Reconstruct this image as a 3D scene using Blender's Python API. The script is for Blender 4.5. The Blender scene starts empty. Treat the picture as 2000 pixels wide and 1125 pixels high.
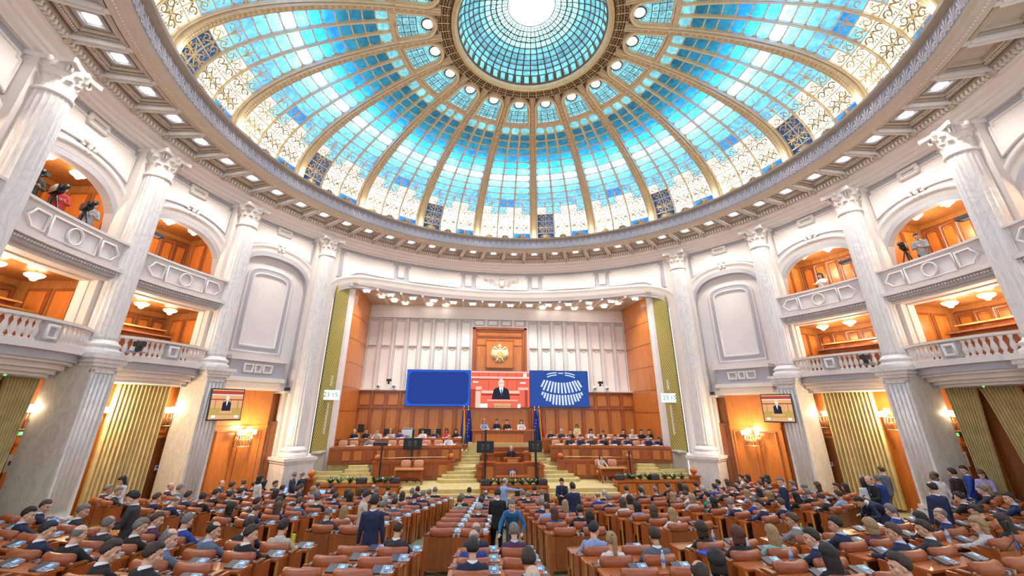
import bpy, bmesh, math, random
from math import sin, cos, pi, radians as rad, hypot
from mathutils import Vector, Matrix, Euler
random.seed(7)
COL = bpy.context.scene.collection
SC = bpy.context.scene
# ------------------------------------------------------------ camera, world, exposure
CX, CY, CZ = -2.4128, -13.7424, 4.63
def make_camera():
    cd = bpy.data.cameras.new('camera'); co = bpy.data.objects.new('camera', cd); COL.objects.link(co)
    cd.sensor_width = 36; cd.lens = 796.76 / 2000 * 36; cd.clip_start = .05; cd.clip_end = 300
    cd.shift_x = (1000 - 986.4) / 2000; cd.shift_y = (495.17 - 562.5) / 2000
    p, ro, yw = .3666, -.0059, .0888
    F = Vector((sin(yw) * cos(p), cos(yw) * cos(p), sin(p))); R = Vector((cos(yw), -sin(yw), 0)); U = R.cross(F)
    r = R * cos(ro) - U * sin(ro); u = R * sin(ro) + U * cos(ro)
    M = Matrix.Identity(4)
    for i in range(3): M[i][0] = r[i]; M[i][1] = u[i]; M[i][2] = -F[i]
    M.translation = (CX, CY, CZ); co.matrix_world = M
    SC.camera = co
make_camera()
SC.view_settings.view_transform = 'Standard'; SC.view_settings.look = 'None'
SC.view_settings.gamma = 1; SC.view_settings.use_curve_mapping = False
SC.view_settings.exposure = 0.15
W = bpy.data.worlds.new('world'); SC.world = W; W.use_nodes = True
bg = W.node_tree.nodes['Background']; bg.inputs[0].default_value = (.93, .96, 1, 1); bg.inputs[1].default_value = 1.25
SC.cycles.max_bounces = 7; SC.cycles.diffuse_bounces = 4; SC.cycles.glossy_bounces = 2; SC.cycles.transmission_bounces = 4
SC.cycles.transparent_max_bounces = 6; SC.cycles.sample_clamp_indirect = 6; SC.cycles.caustics_reflective = False; SC.cycles.caustics_refractive = False

def P(a, R, z=0.): a = rad(a); return Vector((R * sin(a), R * cos(a), z))
def lamp(name, kind, loc, energy, color, size=.2, spot=None, aim=None):
    d = bpy.data.lights.new(name, kind); d.energy = energy; d.color = color
    if kind == 'AREA': d.shape = 'DISK'; d.size = size
    else: d.shadow_soft_size = size
    if spot: d.spot_size = rad(spot); d.spot_blend = .6
    o = bpy.data.objects.new(name, d); COL.objects.link(o); o.location = loc
    if aim is not None: o.rotation_euler = (Vector(aim) - Vector(loc)).to_track_quat('-Z', 'Y').to_euler()
    return o
WARM = (1, .78, .56); NEUT = (1, .93, .86); COLD = (.8, .93, 1)
# lamps behind the stained glass: two spots per bay and a wash near the springing
for i in range(-7, 8):
    for s in (-1, 1):
        a = 18 * i + s * 5.2
        lamp('dome_lamp', 'POINT', P(a, 10.0, 20.1), 520, COLD, .22)
for i in range(-6, 7):
    lamp('dome_wash', 'AREA', P(18 * i, 14.6, 17.6), 330, COLD, 2.2, aim=P(18 * i, 11.5, 18.4))
lamp('lantern_lamp', 'AREA', (0, 0, 24.0), 900, (.95, 1, 1), 1.6, aim=(0, 0, 20))
# downlights in the coffers: sixty fittings, lit in groups of three
for i in range(-12, 12):
    a = 9 * i + 4.5
    for c in (46.6, 65.0, 82.7, 100.4):
        if abs(abs(a) - c) < 3: a += math.copysign(3.2, (abs(a) - c) * a)
    lamp('coffer_spot', 'SPOT', P(a, 13.95, 15.1), 330, NEUT, .25, 135, aim=P(a, 14.3, 0))
# uplights hidden behind the cornice at the foot of every rib
for i in range(-7, 7):
    lamp('cornice_uplight', 'POINT', P(18 * i + 9, 12.98, 16.34), 45, (1, .9, .74), .3)
# stage ceiling downlights
for x, y in ((-8.6, 15.2), (-6.6, 16.2), (-4.2, 16.7), (-1.5, 16.9), (1.5, 16.9), (4.2, 16.7), (6.6, 16.2), (8.6, 15.2)):
    lamp('stage_spot', 'SPOT', (x, y - 1.6, 11.9), 300, NEUT, .35, 125, aim=(x, y - .8, 0))

# ------------------------------------------------------------ materials
MAT = {}
def mat(name, col=(.8, .8, .8), rough=.5, metal=0, emit=0, ecol=None, tint=False, var=0, vscale=3, coat=0, bump=0, bscale=20, spec=.5, alpha=None):
    m = bpy.data.materials.new(name); m.use_nodes = True; nt = m.node_tree; b = nt.nodes['Principled BSDF']
    b.inputs['Base Color'].default_value = (*col, 1); b.inputs['Roughness'].default_value = rough; b.inputs['Metallic'].default_value = metal
    b.inputs['Specular IOR Level'].default_value = spec
    if coat: b.inputs['Coat Weight'].default_value = coat; b.inputs['Coat Roughness'].default_value = .15
    src = None
    if tint:
        oi = nt.nodes.new('ShaderNodeObjectInfo'); src = oi.outputs['Color']
    if var or bump:
        tc = nt.nodes.new('ShaderNodeTexCoord'); nz = nt.nodes.new('ShaderNodeTexNoise'); nz.inputs['Scale'].default_value = vscale
        nt.links.new(tc.outputs['Object'], nz.inputs['Vector'])
    if var:
        mx = nt.nodes.new('ShaderNodeMix'); mx.data_type = 'RGBA'; mx.blend_type = 'MULTIPLY'
        mr = nt.nodes.new('ShaderNodeMapRange'); mr.inputs[1].default_value = .3; mr.inputs[2].default_value = .7
        mr.inputs[3].default_value = 1 - var; mr.inputs[4].default_value = 1.0
        nt.links.new(nz.outputs['Fac'], mr.inputs[0]); mx.inputs['Factor'].default_value = 1
        if src: nt.links.new(src, mx.inputs['A'])
        else: mx.inputs['A'].default_value = (*col, 1)
        nt.links.new(mr.outputs[0], mx.inputs['B']); src = mx.outputs['Result']
    if bump:
        n2 = nt.nodes.new('ShaderNodeTexNoise'); n2.inputs['Scale'].default_value = bscale; nt.links.new(tc.outputs['Object'], n2.inputs['Vector'])
        bp = nt.nodes.new('ShaderNodeBump'); bp.inputs['Strength'].default_value = bump; bp.inputs['Distance'].default_value = .02
        nt.links.new(n2.outputs['Fac'], bp.inputs['Height']); nt.links.new(bp.outputs[0], b.inputs['Normal'])
    if src: nt.links.new(src, b.inputs['Base Color'])
    if emit:
        b.inputs['Emission Color'].default_value = (*(ecol or col), 1); b.inputs['Emission Strength'].default_value = emit
    MAT[name] = m; return m
def ramp(nt, stops):
    r = nt.nodes.new('ShaderNodeValToRGB'); e = r.color_ramp.elements
    e[0].position, e[0].color = stops[0][0], (*stops[0][1], 1); e[1].position, e[1].color = stops[1][0], (*stops[1][1], 1)
    for p, c in stops[2:]: n = e.new(p); n.color = (*c, 1)
    return r
def wood(name, c1, c2, rough=.32, scale=1.0, coat=.3, vert=True):
    m = mat(name, c1, rough, coat=coat); nt = m.node_tree; b = nt.nodes['Principled BSDF']
    tc = nt.nodes.new('ShaderNodeTexCoord'); mp = nt.nodes.new('ShaderNodeMapping')
    mp.inputs['Scale'].default_value = (5 * scale, 5 * scale, .5 * scale) if vert else (.8 * scale, 6 * scale, 6 * scale)
    nz = nt.nodes.new('ShaderNodeTexNoise'); nz.inputs['Scale'].default_value = 2.2; nz.inputs['Detail'].default_value = 6; nz.inputs['Distortion'].default_value = 1.2
    r = ramp(nt, [(.3, c2), (.68, c1)])
    nt.links.new(tc.outputs['Object'], mp.inputs[0]); nt.links.new(mp.outputs[0], nz.inputs['Vector']); nt.links.new(nz.outputs['Fac'], r.inputs[0]); nt.links.new(r.outputs[0], b.inputs['Base Color'])
    return m
def marble(name, c1=(.80, .77, .75), c2=(.62, .59, .58), rough=.25, s=1.):
    m = mat(name, c1, rough); nt = m.node_tree; b = nt.nodes['Principled BSDF']
    tc = nt.nodes.new('ShaderNodeTexCoord'); mp = nt.nodes.new('ShaderNodeMapping'); mp.inputs['Scale'].default_value = (s, s, s * .45); mp.inputs['Rotation'].default_value = (.3, .5, 0)
    n1 = nt.nodes.new('ShaderNodeTexNoise'); n1.inputs['Scale'].default_value = 1.6; n1.inputs['Detail'].default_value = 8; n1.inputs['Distortion'].default_value = 2.2
    r = ramp(nt, [(.40, c1), (.5, c2), (.56, c1)])
    n2 = nt.nodes.new('ShaderNodeTexNoise'); n2.inputs['Scale'].default_value = .8; mx = nt.nodes.new('ShaderNodeMix'); mx.data_type = 'RGBA'
    nt.links.new(tc.outputs['Object'], mp.inputs[0]); nt.links.new(mp.outputs[0], n1.inputs['Vector']); nt.links.new(mp.outputs[0], n2.inputs['Vector'])
    nt.links.new(n1.outputs['Fac'], r.inputs[0]); nt.links.new(n2.outputs['Fac'], mx.inputs['Factor'])
    nt.links.new(r.outputs[0], mx.inputs['A']); mx.inputs['B'].default_value = (*c1, 1); nt.links.new(mx.outputs['Result'], b.inputs['Base Color'])
    return m
def glass_panel(name, col, clear=.0, rough=.3):
    """translucent stained glass, lit by whatever stands behind it"""
    m = bpy.data.materials.new(name); m.use_nodes = True; nt = m.node_tree; nt.nodes.clear()
    out = nt.nodes.new('ShaderNodeOutputMaterial'); tr = nt.nodes.new('ShaderNodeBsdfTranslucent'); gl = nt.nodes.new('ShaderNodeBsdfGlossy'); df = nt.nodes.new('ShaderNodeBsdfDiffuse')
    gl.inputs['Roughness'].default_value = .12
    tc = nt.nodes.new('ShaderNodeTexCoord'); nz = nt.nodes.new('ShaderNodeTexNoise'); nz.inputs['Scale'].default_value = 2.2; nz.inputs['Distortion'].default_value = 1.5
    oi = nt.nodes.new('ShaderNodeObjectInfo'); ad = nt.nodes.new('ShaderNodeVectorMath'); ad.operation = 'ADD'
    nt.links.new(tc.outputs['Object'], ad.inputs[0]); nt.links.new(oi.outputs['Random'], ad.inputs[1]); nt.links.new(ad.outputs[0], nz.inputs['Vector'])
    r = ramp(nt, [(.3, tuple(c * .62 for c in col)), (.7, tuple(min(1, c * 1.2) for c in col))])
    nt.links.new(nz.outputs['Fac'], r.inputs[0]); nt.links.new(r.outputs[0], tr.inputs[0]); nt.links.new(r.outputs[0], df.inputs[0])
    m1 = nt.nodes.new('ShaderNodeMixShader'); m1.inputs[0].default_value = .12; m2 = nt.nodes.new('ShaderNodeMixShader'); m2.inputs[0].default_value = .05
    nt.links.new(tr.outputs[0], m1.inputs[1]); nt.links.new(df.outputs[0], m1.inputs[2]); nt.links.new(m1.outputs[0], m2.inputs[1]); nt.links.new(gl.outputs[0], m2.inputs[2])
    nt.links.new(m2.outputs[0], out.inputs[0]); MAT[name] = m; return m
plaster = mat('plaster', (.80, .74, .70), .6, var=.06, vscale=.8)
cream = mat('cream_plaster', (.86, .78, .73), .6, var=.05, vscale=.7)
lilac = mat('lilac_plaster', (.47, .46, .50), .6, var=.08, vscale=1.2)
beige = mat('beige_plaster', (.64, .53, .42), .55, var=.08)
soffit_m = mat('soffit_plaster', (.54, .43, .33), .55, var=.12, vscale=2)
soffit_dark = mat('soffit_shadow_tone', (.42, .36, .32), .6)
marb = marble('marble'); marbw = marble('warm_marble', (.78, .73, .66), (.6, .55, .48))
wood_o = wood('orange_wood', (.60, .20, .036), (.47, .135, .023))
wood_d = wood('dark_wood', (.30, .09, .022), (.20, .055, .015))
wood_b = wood('bench_wood', (.40, .100, .020), (.28, .062, .012), rough=.34)
wood_t = wood('desk_wood', (.52, .15, .035), (.38, .10, .022), rough=.25, vert=False)
wood_g = wood('gallery_wood', (.42, .175, .05), (.28, .105, .028), rough=.35)
wood_l = wood('light_wood', (.66, .33, .10), (.55, .24, .07), rough=.35)
leather = mat('orange_leather', (.36, .095, .03), .38, var=.15, vscale=6, coat=.15)
leather_p = mat('tan_leather', (.60, .27, .15), .45)
gold = mat('gold', (.86, .64, .28), .35, .45)
dgold = mat('silhouette_gold', (.42, .29, .10), .45, .2)  # gold darkened so the scrolls read as silhouettes against bright panes
gilt = mat('gilt_plaster', (.80, .62, .40), .42, .05, var=.15, vscale=4)
giltb = mat('bright_gilt', (.92, .74, .44), .38, .1)
brown_m = mat('bronze_lattice', (.16, .10, .055), .5, .3)
brass = mat('brass', (.65, .5, .28), .3, .9)
carpet = mat('ochre_carpet', (.64, .52, .22), .9, var=.2, vscale=5)
carpet2 = mat('green_carpet', (.36, .33, .17), .95, var=.35, vscale=1.6)
curt = mat('gold_curtain', (.74, .59, .28), .55, var=.2, vscale=3)
black = mat('black_plastic', (.015, .015, .018), .35)
dgrey = mat('dark_grey', (.05, .052, .058), .4)
silver = mat('silver_plastic', (.30, .35, .42), .35)
whitep = mat('white_plastic', (.8, .8, .8), .4)
paper = mat('paper', (.85, .85, .84), .7)
lcd = mat('lcd', (.1, .25, .7), .3, emit=.9, ecol=(.25, .5, 1))
cap_b = mat('blue_plastic', (.05, .15, .6), .35)
leaf = mat('leaf_green', (.06, .16, .03), .5, var=.4, vscale=8)
cloth = mat('cloth', tint=True, rough=.8, var=.3, vscale=9, bump=.9, bscale=13)
skin = mat('skin', tint=True, rough=.5, var=.08, vscale=14)
hairm = mat('hair', tint=True, rough=.6, var=.5, vscale=45, bump=.4, bscale=95)
shirtm = mat('shirt_cotton', (.8, .8, .8), .7, tint=True)
eye = mat('eye_dark', (.03, .02, .02), .3)
lampg = mat('lamp_glass', (1, .9, .75), .4, emit=9, ecol=(1, .85, .62))
sconceg = mat('sconce_glass', (1, .9, .75), .4, emit=14, ecol=(1, .82, .58))
cofg = mat('coffer_lamp_glass', (1, .97, .92), .4, emit=7, ecol=(1, .95, .88))
g_clear = glass_panel('clear_stained_glass', (.92, .95, .98)); g_pale = glass_panel('pale_cyan_glass', (.12, .36, .80))
g_blue = glass_panel('blue_glass', (.02, .17, .56)); g_deep = glass_panel('deep_blue_glass', (.010, .11, .33)); g_teal = glass_panel('teal_glass', (.014, .115, .18))
g_aqua = glass_panel('aqua_glass', (.20, .52, .58)); g_navy = glass_panel('navy_glass', (.006, .022, .06)); g_white = glass_panel('white_glass', (.97, .98, 1))
g_lant = glass_panel('lantern_glass', (.14, .42, .52))

# ------------------------------------------------------------ mesh helpers
class MB:
    def __init__(s): s.v = []; s.f = []; s.mi = []; s.mats = []; s.cur = 0; s.sm = []; s.smooth = False
    def m(s, material, smooth=None):
        if material not in s.mats: s.mats.append(material)
        s.cur = s.mats.index(material)
        if smooth is not None: s.smooth = smooth
        return s
    def add(s, vs, fs):
        n = len(s.v); s.v += [tuple(v) for v in vs]
        for f in fs: s.f.append([n + i for i in f]); s.mi.append(s.cur); s.sm.append(s.smooth)
    def box(s, c, d, M=None, rz=0, bev=0):
        x, y, z = d[0] / 2, d[1] / 2, d[2] / 2
        if bev:
            vs = []; b = bev
            # chamfered vertical + top edges
            pr = [(x - b, y), (x, y - b), (x, -y + b), (x - b, -y), (-x + b, -y), (-x, -y + b), (-x, y - b), (-x + b, y)][::-1]
            for zz, k in ((-z, 0), (z - b, 0), (z, b)):
                for px, py in pr: vs.append(Vector((px - (k if px > 0 else -k), py - (k if py > 0 else -k), zz)))
            fs = [tuple(range(7, -1, -1)), tuple(range(16, 24))]
            for r in (0, 8):
                for i in range(8): fs.append((r + i, r + (i + 1) % 8, r + 8 + (i + 1) % 8, r + 8 + i))
        else:
            vs = [Vector((sx * x, sy * y, sz * z)) for sz in (-1, 1) for sy in (-1, 1) for sx in (-1, 1)]
            fs = [(0, 2, 3, 1), (4, 5, 7, 6), (0, 1, 5, 4), (2, 6, 7, 3), (0, 4, 6, 2), (1, 3, 7, 5)]
        T = Matrix.Translation(Vector(c)) @ (M.to_4x4() if M else Matrix.Rotation(rz, 4, 'Z'))
        s.add([T @ v for v in vs], fs); return s
    def tube(s, pts, r, n=8, caps=True, flat=1.0, up=(0, 0, 1)):
        pts = [Vector(p) for p in pts]; rs = r if isinstance(r, (list, tuple)) else [r] * len(pts); vs = []
        for i, p in enumerate(pts):
            t = (pts[min(i + 1, len(pts) - 1)] - pts[max(i - 1, 0)]).normalized()
            u = Vector(up); 
            if abs(t.dot(u)) > .95: u = Vector((1, 0, 0)) if abs(t.x) < .9 else Vector((0, 1, 0))
            a = t.cross(u).normalized(); b = a.cross(t)
            for k in range(n): an = 2 * pi * k / n; vs.append(p + (a * cos(an) + b * sin(an) * flat) * rs[i])
        fs = [(i * n + k, i * n + (k + 1) % n, (i + 1) * n + (k + 1) % n, (i + 1) * n + k) for i in range(len(pts) - 1) for k in range(n)]
        if caps: fs += [tuple(range(n - 1, -1, -1)), tuple(range((len(pts) - 1) * n, len(pts) * n))]
        s.add(vs, fs); return s
    def lathe(s, prof, n=24, c=(0, 0, 0), a0=0., a1=360., fn=None, close=False, cap=True):
        full = abs(a1 - a0) >= 360; m = n if full else n + 1; vs = []; c = Vector(c)
        for j in range(m):
            an = rad(a0 + (a1 - a0) * j / n)
            for k, (r, z) in enumerate(prof):
                rr = fn(r, z, an) if fn else r
                vs.append(c + Vector((rr * sin(an), rr * cos(an), z)))
        q = len(prof); fs = []
        for j in range(n if full else m - 1):
            j2 = (j + 1) % m
            for k in range(q if close else q - 1): k2 = (k + 1) % q; fs.append((j * q + k, j * q + k2, j2 * q + k2, j2 * q + k))
        if full and not close and cap:
            if prof[0][0] > 1e-6: fs.append(tuple(j * q for j in range(m)))
            if prof[-1][0] > 1e-6: fs.append(tuple(j * q + q - 1 for j in range(m - 1, -1, -1)))
        s.add(vs, fs); return s
    def ball(s, c, r, n=10, sc=(1, 1, 1), M=None):
        vs = []; fs = []; h = n // 2 + 1; c = Vector(c)
        for i in range(h + 1):
            t = pi * i / h
            for k in range(n):
                a = 2 * pi * k / n; v = Vector((sin(t) * cos(a) * sc[0], sin(t) * sin(a) * sc[1], cos(t) * sc[2])) * r
                vs.append(c + (M @ v if M else v))
        for i in range(h):
            for k in range(n): fs.append((i * n + k, (i + 1) * n + k, (i + 1) * n + (k + 1) % n, i * n + (k + 1) % n))
        s.add(vs, fs); return s
    def prism(s, poly, z0, z1, T=None):
        n = len(poly); vs = [Vector((x, y, z0)) for x, y in poly] + [Vector((x, y, z1)) for x, y in poly]
        if T: vs = [T @ v for v in vs]
        fs = [tuple(range(n - 1, -1, -1)), tuple(range(n, 2 * n))] + [(i, (i + 1) % n, n + (i + 1) % n, n + i) for i in range(n)]
        s.add(vs, fs); return s
    def slab(s, a0, a1, zb, zt, R0, R1, n=12):
        """curved wall slab between azimuths, with bottom/top heights given as numbers or functions of azimuth"""
        vs = []; fb = zb if callable(zb) else (lambda a: zb); ft = zt if callable(zt) else (lambda a: zt)
        f0 = R0 if callable(R0) else (lambda a: R0); f1 = R1 if callable(R1) else (lambda a: R1)
        for i in range(n + 1):
            a = a0 + (a1 - a0) * i / n
            vs += [P(a, f0(a), fb(a)), P(a, f0(a), ft(a)), P(a, f1(a), ft(a)), P(a, f1(a), fb(a))]
        fs = [(0, 1, 2, 3), (4 * n + 3, 4 * n + 2, 4 * n + 1, 4 * n)]
        for i in range(n):
            for k in range(4): k2 = (k + 1) % 4; fs.append((4 * i + k, 4 * (i + 1) + k, 4 * (i + 1) + k2, 4 * i + k2))
        s.add(vs, fs); return s
    def csweep(s, path, R, prof, closed=False, cap=True):
        """moulding swept along (azimuth, z) points on the cylinder R (number or function); profile (u in-plane, v towards the hall)"""
        f = R if callable(R) else (lambda a: R)
        pts = [P(a, f(a), z) for a, z in path]; n = len(pts); vs = []; q = len(prof)
        for i, (a, z) in enumerate(path):
            i0, i1 = ((i - 1) % n, (i + 1) % n) if closed else (max(i - 1, 0), min(i + 1, n - 1))
            tp = (pts[i] - pts[i0]); tn = (pts[i1] - pts[i]); nn = Vector((-sin(rad(a)), -cos(rad(a)), 0))
            k = 1.
            if tp.length > 1e-6 and tn.length > 1e-6:
                tp.normalize(); tn.normalize(); t = (tp + tn); 
                if t.length < 1e-6: t = tn
                t.normalize(); k = 1 / max(.5, tp.dot(t))
            else: t = (pts[i1] - pts[i0]).normalized()
            b = nn.cross(t).normalized() * k
            for u, v in prof: vs.append(pts[i] + b * u + nn * v)
        fs = []
        for i in range(n if closed else n - 1):
            j = (i + 1) % n
            for k in range(q - 1): fs.append((i * q + k, i * q + k + 1, j * q + k + 1, j * q + k))
        if not closed and cap: fs += [tuple(range(q)), tuple(range(n * q - 1, (n - 1) * q - 1, -1))]
        s.add(vs, fs); return s
    def build(s, name, parent=None, M=None, loc=None, rz=None, color=None, me=None):
        if me is None:
            me = bpy.data.meshes.new(name); me.from_pydata(s.v, [], s.f)
            for mm in s.mats: me.materials.append(mm)
            me.polygons.foreach_set('material_index', s.mi); me.polygons.foreach_set('use_smooth', s.sm); me.update()
        return link(name, me, parent, M, loc, rz, color)
def link(name, me, parent=None, M=None, loc=None, rz=None, color=None):
    o = bpy.data.objects.new(name, me); COL.objects.link(o)
    if parent: o.parent = parent
    if M is not None: o.matrix_local = M
    if loc is not None: o.location = loc
    if rz is not None: o.rotation_euler = (0, 0, rz)
    if color: o.color = (*color, 1)
    return o
def empty(name, label=None, cat=None, loc=(0, 0, 0), rz=0, group=None):
    o = bpy.data.objects.new(name, None); COL.objects.link(o); o.location = loc; o.rotation_euler = (0, 0, rz); o.empty_display_size = .1
    if label: tag(o, label, cat, group)
    return o
def tag(o, label, cat, group=None, kind=None):
    if label: o['label'] = label
    if cat: o['category'] = cat
    if group: o['group'] = group
    if kind: o['kind'] = kind
    return o
def struct(o): o['kind'] = 'structure'; return o
def copy_tree(o, parent=None):
    c = o.copy(); COL.objects.link(c); c.parent = parent
    for ch in list(o.children): copy_tree(ch, c)
    return c
def emis(name, col, st=1.):
    m = bpy.data.materials.new(name); m.use_nodes = True; nt = m.node_tree; nt.nodes.clear(); o = nt.nodes.new('ShaderNodeOutputMaterial'); e = nt.nodes.new('ShaderNodeEmission')
    e.inputs[0].default_value = (*col, 1); e.inputs[1].default_value = st; nt.links.new(e.outputs[0], o.inputs[0]); MAT[name] = m; return m
SIDE = {-1: 'left', 1: 'right'}
ORD = ['first', 'second', 'third', 'fourth', 'fifth', 'sixth', 'seventh', 'eighth', 'ninth', 'tenth', 'eleventh', 'twelfth', 'thirteenth', 'fourteenth', 'fifteenth', 'sixteenth', 'seventeenth', 'eighteenth', 'nineteenth', 'twentieth']
ORDN = lambda n: ORD[n] if n < 20 else 'twenty-' + ORD[n - 20]
# ------------------------------------------------------------ hall shell
C0Y = 23.7
def zf(r): return 0. if r < 16.5 else (.088 * (r - 16.5) if r < 26.6 else 1.0 + .12 * (r - 27))
def floor_z(x, y): return zf(hypot(x, C0Y - y))
RW = 16.0; BAYS = [55.8, 73.85, 91.55, 109.2]; COLA = [46.6, 65.0, 82.7, 100.4]
def build_floor():
    b = MB().m(carpet2, True); rs = [13.0 + .7 * i for i in range(36)]; n = 64; vs = []; fs = []
    for r in rs:
        for k in range(n + 1):
            th = rad(-78 + 156 * k / n); x = r * sin(th); y = C0Y - r * cos(th); vs.append((x, y, zf(r)))
    for i in range(len(rs) - 1):
        for k in range(n): fs.append((i * (n + 1) + k, (i + 1) * (n + 1) + k, (i + 1) * (n + 1) + k + 1, i * (n + 1) + k + 1))
    fs = [f for f in fs if hypot(vs[f[0]][0], vs[f[0]][1]) < 19.5]
    b.add(vs, fs); struct(b.build('floor'))
build_floor()
def se(ac, hw, zs, h, e=2.4):
    return lambda a: zs + h * (max(0., 1 - abs((a - ac) / hw) ** e)) ** (1 / e)
def arch_path(ac, hw, z0, zs, h, e=2.4, n=28):
    p = [(ac - hw, z0), (ac - hw, (z0 + zs) / 2)]
    for i in range(n + 1):
        t = pi - pi * i / n; c, s_ = cos(t), sin(t)
        p.append((ac + hw * math.copysign(abs(c) ** (2 / e), c), zs + h * abs(s_) ** (2 / e)))
    return p + [(ac + hw, (z0 + zs) / 2), (ac + hw, z0)]
FR1 = [(-.045, 0), (-.04, .05), (.0, .075), (.045, .05), (.05, 0)]          # thin panel moulding
BIGM = [(.0, -.34), (.06, -.2), (.14, -.06), (.24, .03), (.42, .03), (.46, .09), (.52, .13), (.60, .13), (.64, .08), (.66, 0)]
wall = {s: MB() for s in (-1, 1)}
trim = {s: MB() for s in (-1, 1)}
def notched(a0, a1, zb, zt, na=.45, nz=.16, arc=None, n=14):
    """outline of a frieze panel with notched corners; arc gives the curved lower edge"""
    p = []
    if arc: 
        for i in range(n + 1): a = a0 + (a1 - a0) * i / n; p.append((a, max(zb, arc(a))))
    else: p += [(a0 + na, zb), (a1 - na, zb), (a1 - na, zb + nz), (a1, zb + nz)]
    p += [(a1, zt - nz), (a1 - na, zt - nz), (a1 - na, zt)]
    if arc or abs(a1 - a0) > 4: p += [((a0 * k + a1 * (6 - k)) / 6, zt) for k in range(1, 6)]
    p += [(a0 + na, zt), (a0 + na, zt - nz), (a0, zt - nz)]
    if not arc: p += [(a0, zb + nz), (a0 + na, zb + nz)]
    return p
def framed(b, t, a0, a1, zb, zt, R, arc=None, na=.45, nz=.16, m=None):
    low = (lambda a: max(zb, arc(a))) if arc else zb
    b.m(m or cream, False).slab(a0 + .02, a1 - .02, low, (lambda a: zt - (nz if (a < a0 + na or a > a1 - na) else 0)), R - .03, R + .02, 16)
    t.m(plaster, True).csweep(notched(a0, a1, zb, zt, na, nz, arc), R, FR1, closed=True)
def blind_bay(s, ac):
    b, t = wall[s], trim[s]; hw = 7.1
    o = se(ac, hw, 11.0, 1.55)
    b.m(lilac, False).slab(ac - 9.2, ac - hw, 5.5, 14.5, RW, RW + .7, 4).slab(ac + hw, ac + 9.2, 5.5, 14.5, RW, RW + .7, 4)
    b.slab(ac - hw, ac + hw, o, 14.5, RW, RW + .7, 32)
    b.m(plaster, False).slab(ac - 7.4, ac + 7.4, 5.4, 12.9, RW + .35, RW + .7, 20)
    t.m(plaster, True).csweep(arch_path(ac, hw, 7.0, 11.0, 1.55), RW, [(.0, -.40), (.06, -.2), (.12, -.02), (.3, .04), (.5, .04), (.54, .12), (.64, .12), (.68, 0)])
    # tall framed field inside the niche
    pp = arch_path(ac, 4.25, 7.45, 11.2, .62, 2.6, 18)
    pp = [(a, z) for a, z in pp] 
    t.m(plaster, True).csweep(pp + [(ac, 7.45)], RW + .35, [(-.30, 0), (-.28, .10), (-.2, .12), (-.17, .05), (.0, .03), (.03, .09), (.10, .09), (.13, 0)], closed=True)
    t.m(lilac, True).csweep(pp + [(ac, 7.45)], RW + .35, [(-.18, .055), (.01, .055)], closed=True)
    # ledge under it
    b.m(lilac, False).slab(ac - 5.2, ac + 5.2, 5.9, 6.95, RW - .25, RW + .4, 12)
    b.m(plaster, False).slab(ac - 5.5, ac + 5.5, 6.9, 7.08, RW - .38, RW + .4, 12).slab(ac - 5.5, ac + 5.5, 5.9, 6.1, RW - .36, RW + .4, 12).slab(ac - 5.0, ac + 5.0, 5.6, 5.92, RW - .2, RW + .4, 12)
    for a0, a1 in ((-2.6, -1.0), (-.55, .55), (1.0, 2.6)): t.m(plaster, True).csweep([(ac + a0, 6.35), (ac + a1, 6.35), (ac + a1, 6.72), (ac + a0, 6.72)], RW - .25, FR1, closed=True)
def frieze(s, ac):
    arc = lambda a: se(ac, 9.4, 11.2, 2.05)(a)
    framed(wall[s], trim[s], ac - 6.5, ac + 6.5, 12.45, 14.15, RW, arc)
    t = trim[s]
    t.m(plaster, True).csweep([(ac - 1.2, 14.0), (ac + 1.2, 14.0), (ac + 1.2, 14.26), (ac - 1.2, 14.26)], RW - .03, [(-.09, 0), (-.09, .09), (.05, .09), (.05, 0)], closed=True)
    for k in (-1, 1): t.ball(P(ac + k * 1.35, RW - .06, 14.13), .11, 8)
    c = P(ac, RW - .1, 13.2)     # keystone flourish
    t.ball(c + Vector((0, 0, .12)), .13, 8, (1, 1, 1.4)); t.ball(c, .1, 8, (1, 1, 1.8))
    for k in (-1, 1):
        for j, (da, dz, r) in enumerate(((.5, .1, .08), (.85, -.06, .06), (1.15, .0, .05), (.4, -.22, .07))): t.ball(P(ac + k * da, RW - .08, 13.2 + dz), r * 1.3, 8, (1, 1, .8))
def balcony_bay(s, ac):
    b, t = wall[s], trim[s]; hw = 7.0
    o = se(ac, hw, 10.7, 1.75)
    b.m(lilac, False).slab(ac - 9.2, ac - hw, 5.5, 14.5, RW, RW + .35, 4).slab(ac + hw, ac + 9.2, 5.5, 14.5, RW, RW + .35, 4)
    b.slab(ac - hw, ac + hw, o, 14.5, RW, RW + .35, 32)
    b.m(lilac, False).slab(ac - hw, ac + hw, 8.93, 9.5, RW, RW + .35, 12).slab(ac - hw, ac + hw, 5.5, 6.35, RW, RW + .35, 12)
    t.m(plaster, True).csweep(arch_path(ac, hw, 9.3, 10.7, 1.75), RW, BIGM)
    # loggia jambs
    for k in (-1, 1): t.m(plaster, False).csweep([(ac + k * hw, 6.4), (ac + k * hw, 8.93)], RW, [(-.1, -.3), (-.1, .05), (.1, .05), (.1, -.3)])
    t.csweep([(ac - hw, 8.9), (ac, 8.9), (ac + hw, 8.9)], RW, [(-.06, -.3), (-.06, .05), (.1, .05), (.1, -.3)])
for s in (-1, 1):
    blind_bay(s, s * BAYS[0]); frieze(s, s * BAYS[0])
    for a in BAYS[1:]: balcony_bay(s, s * a); frieze(s, s * a)
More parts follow.
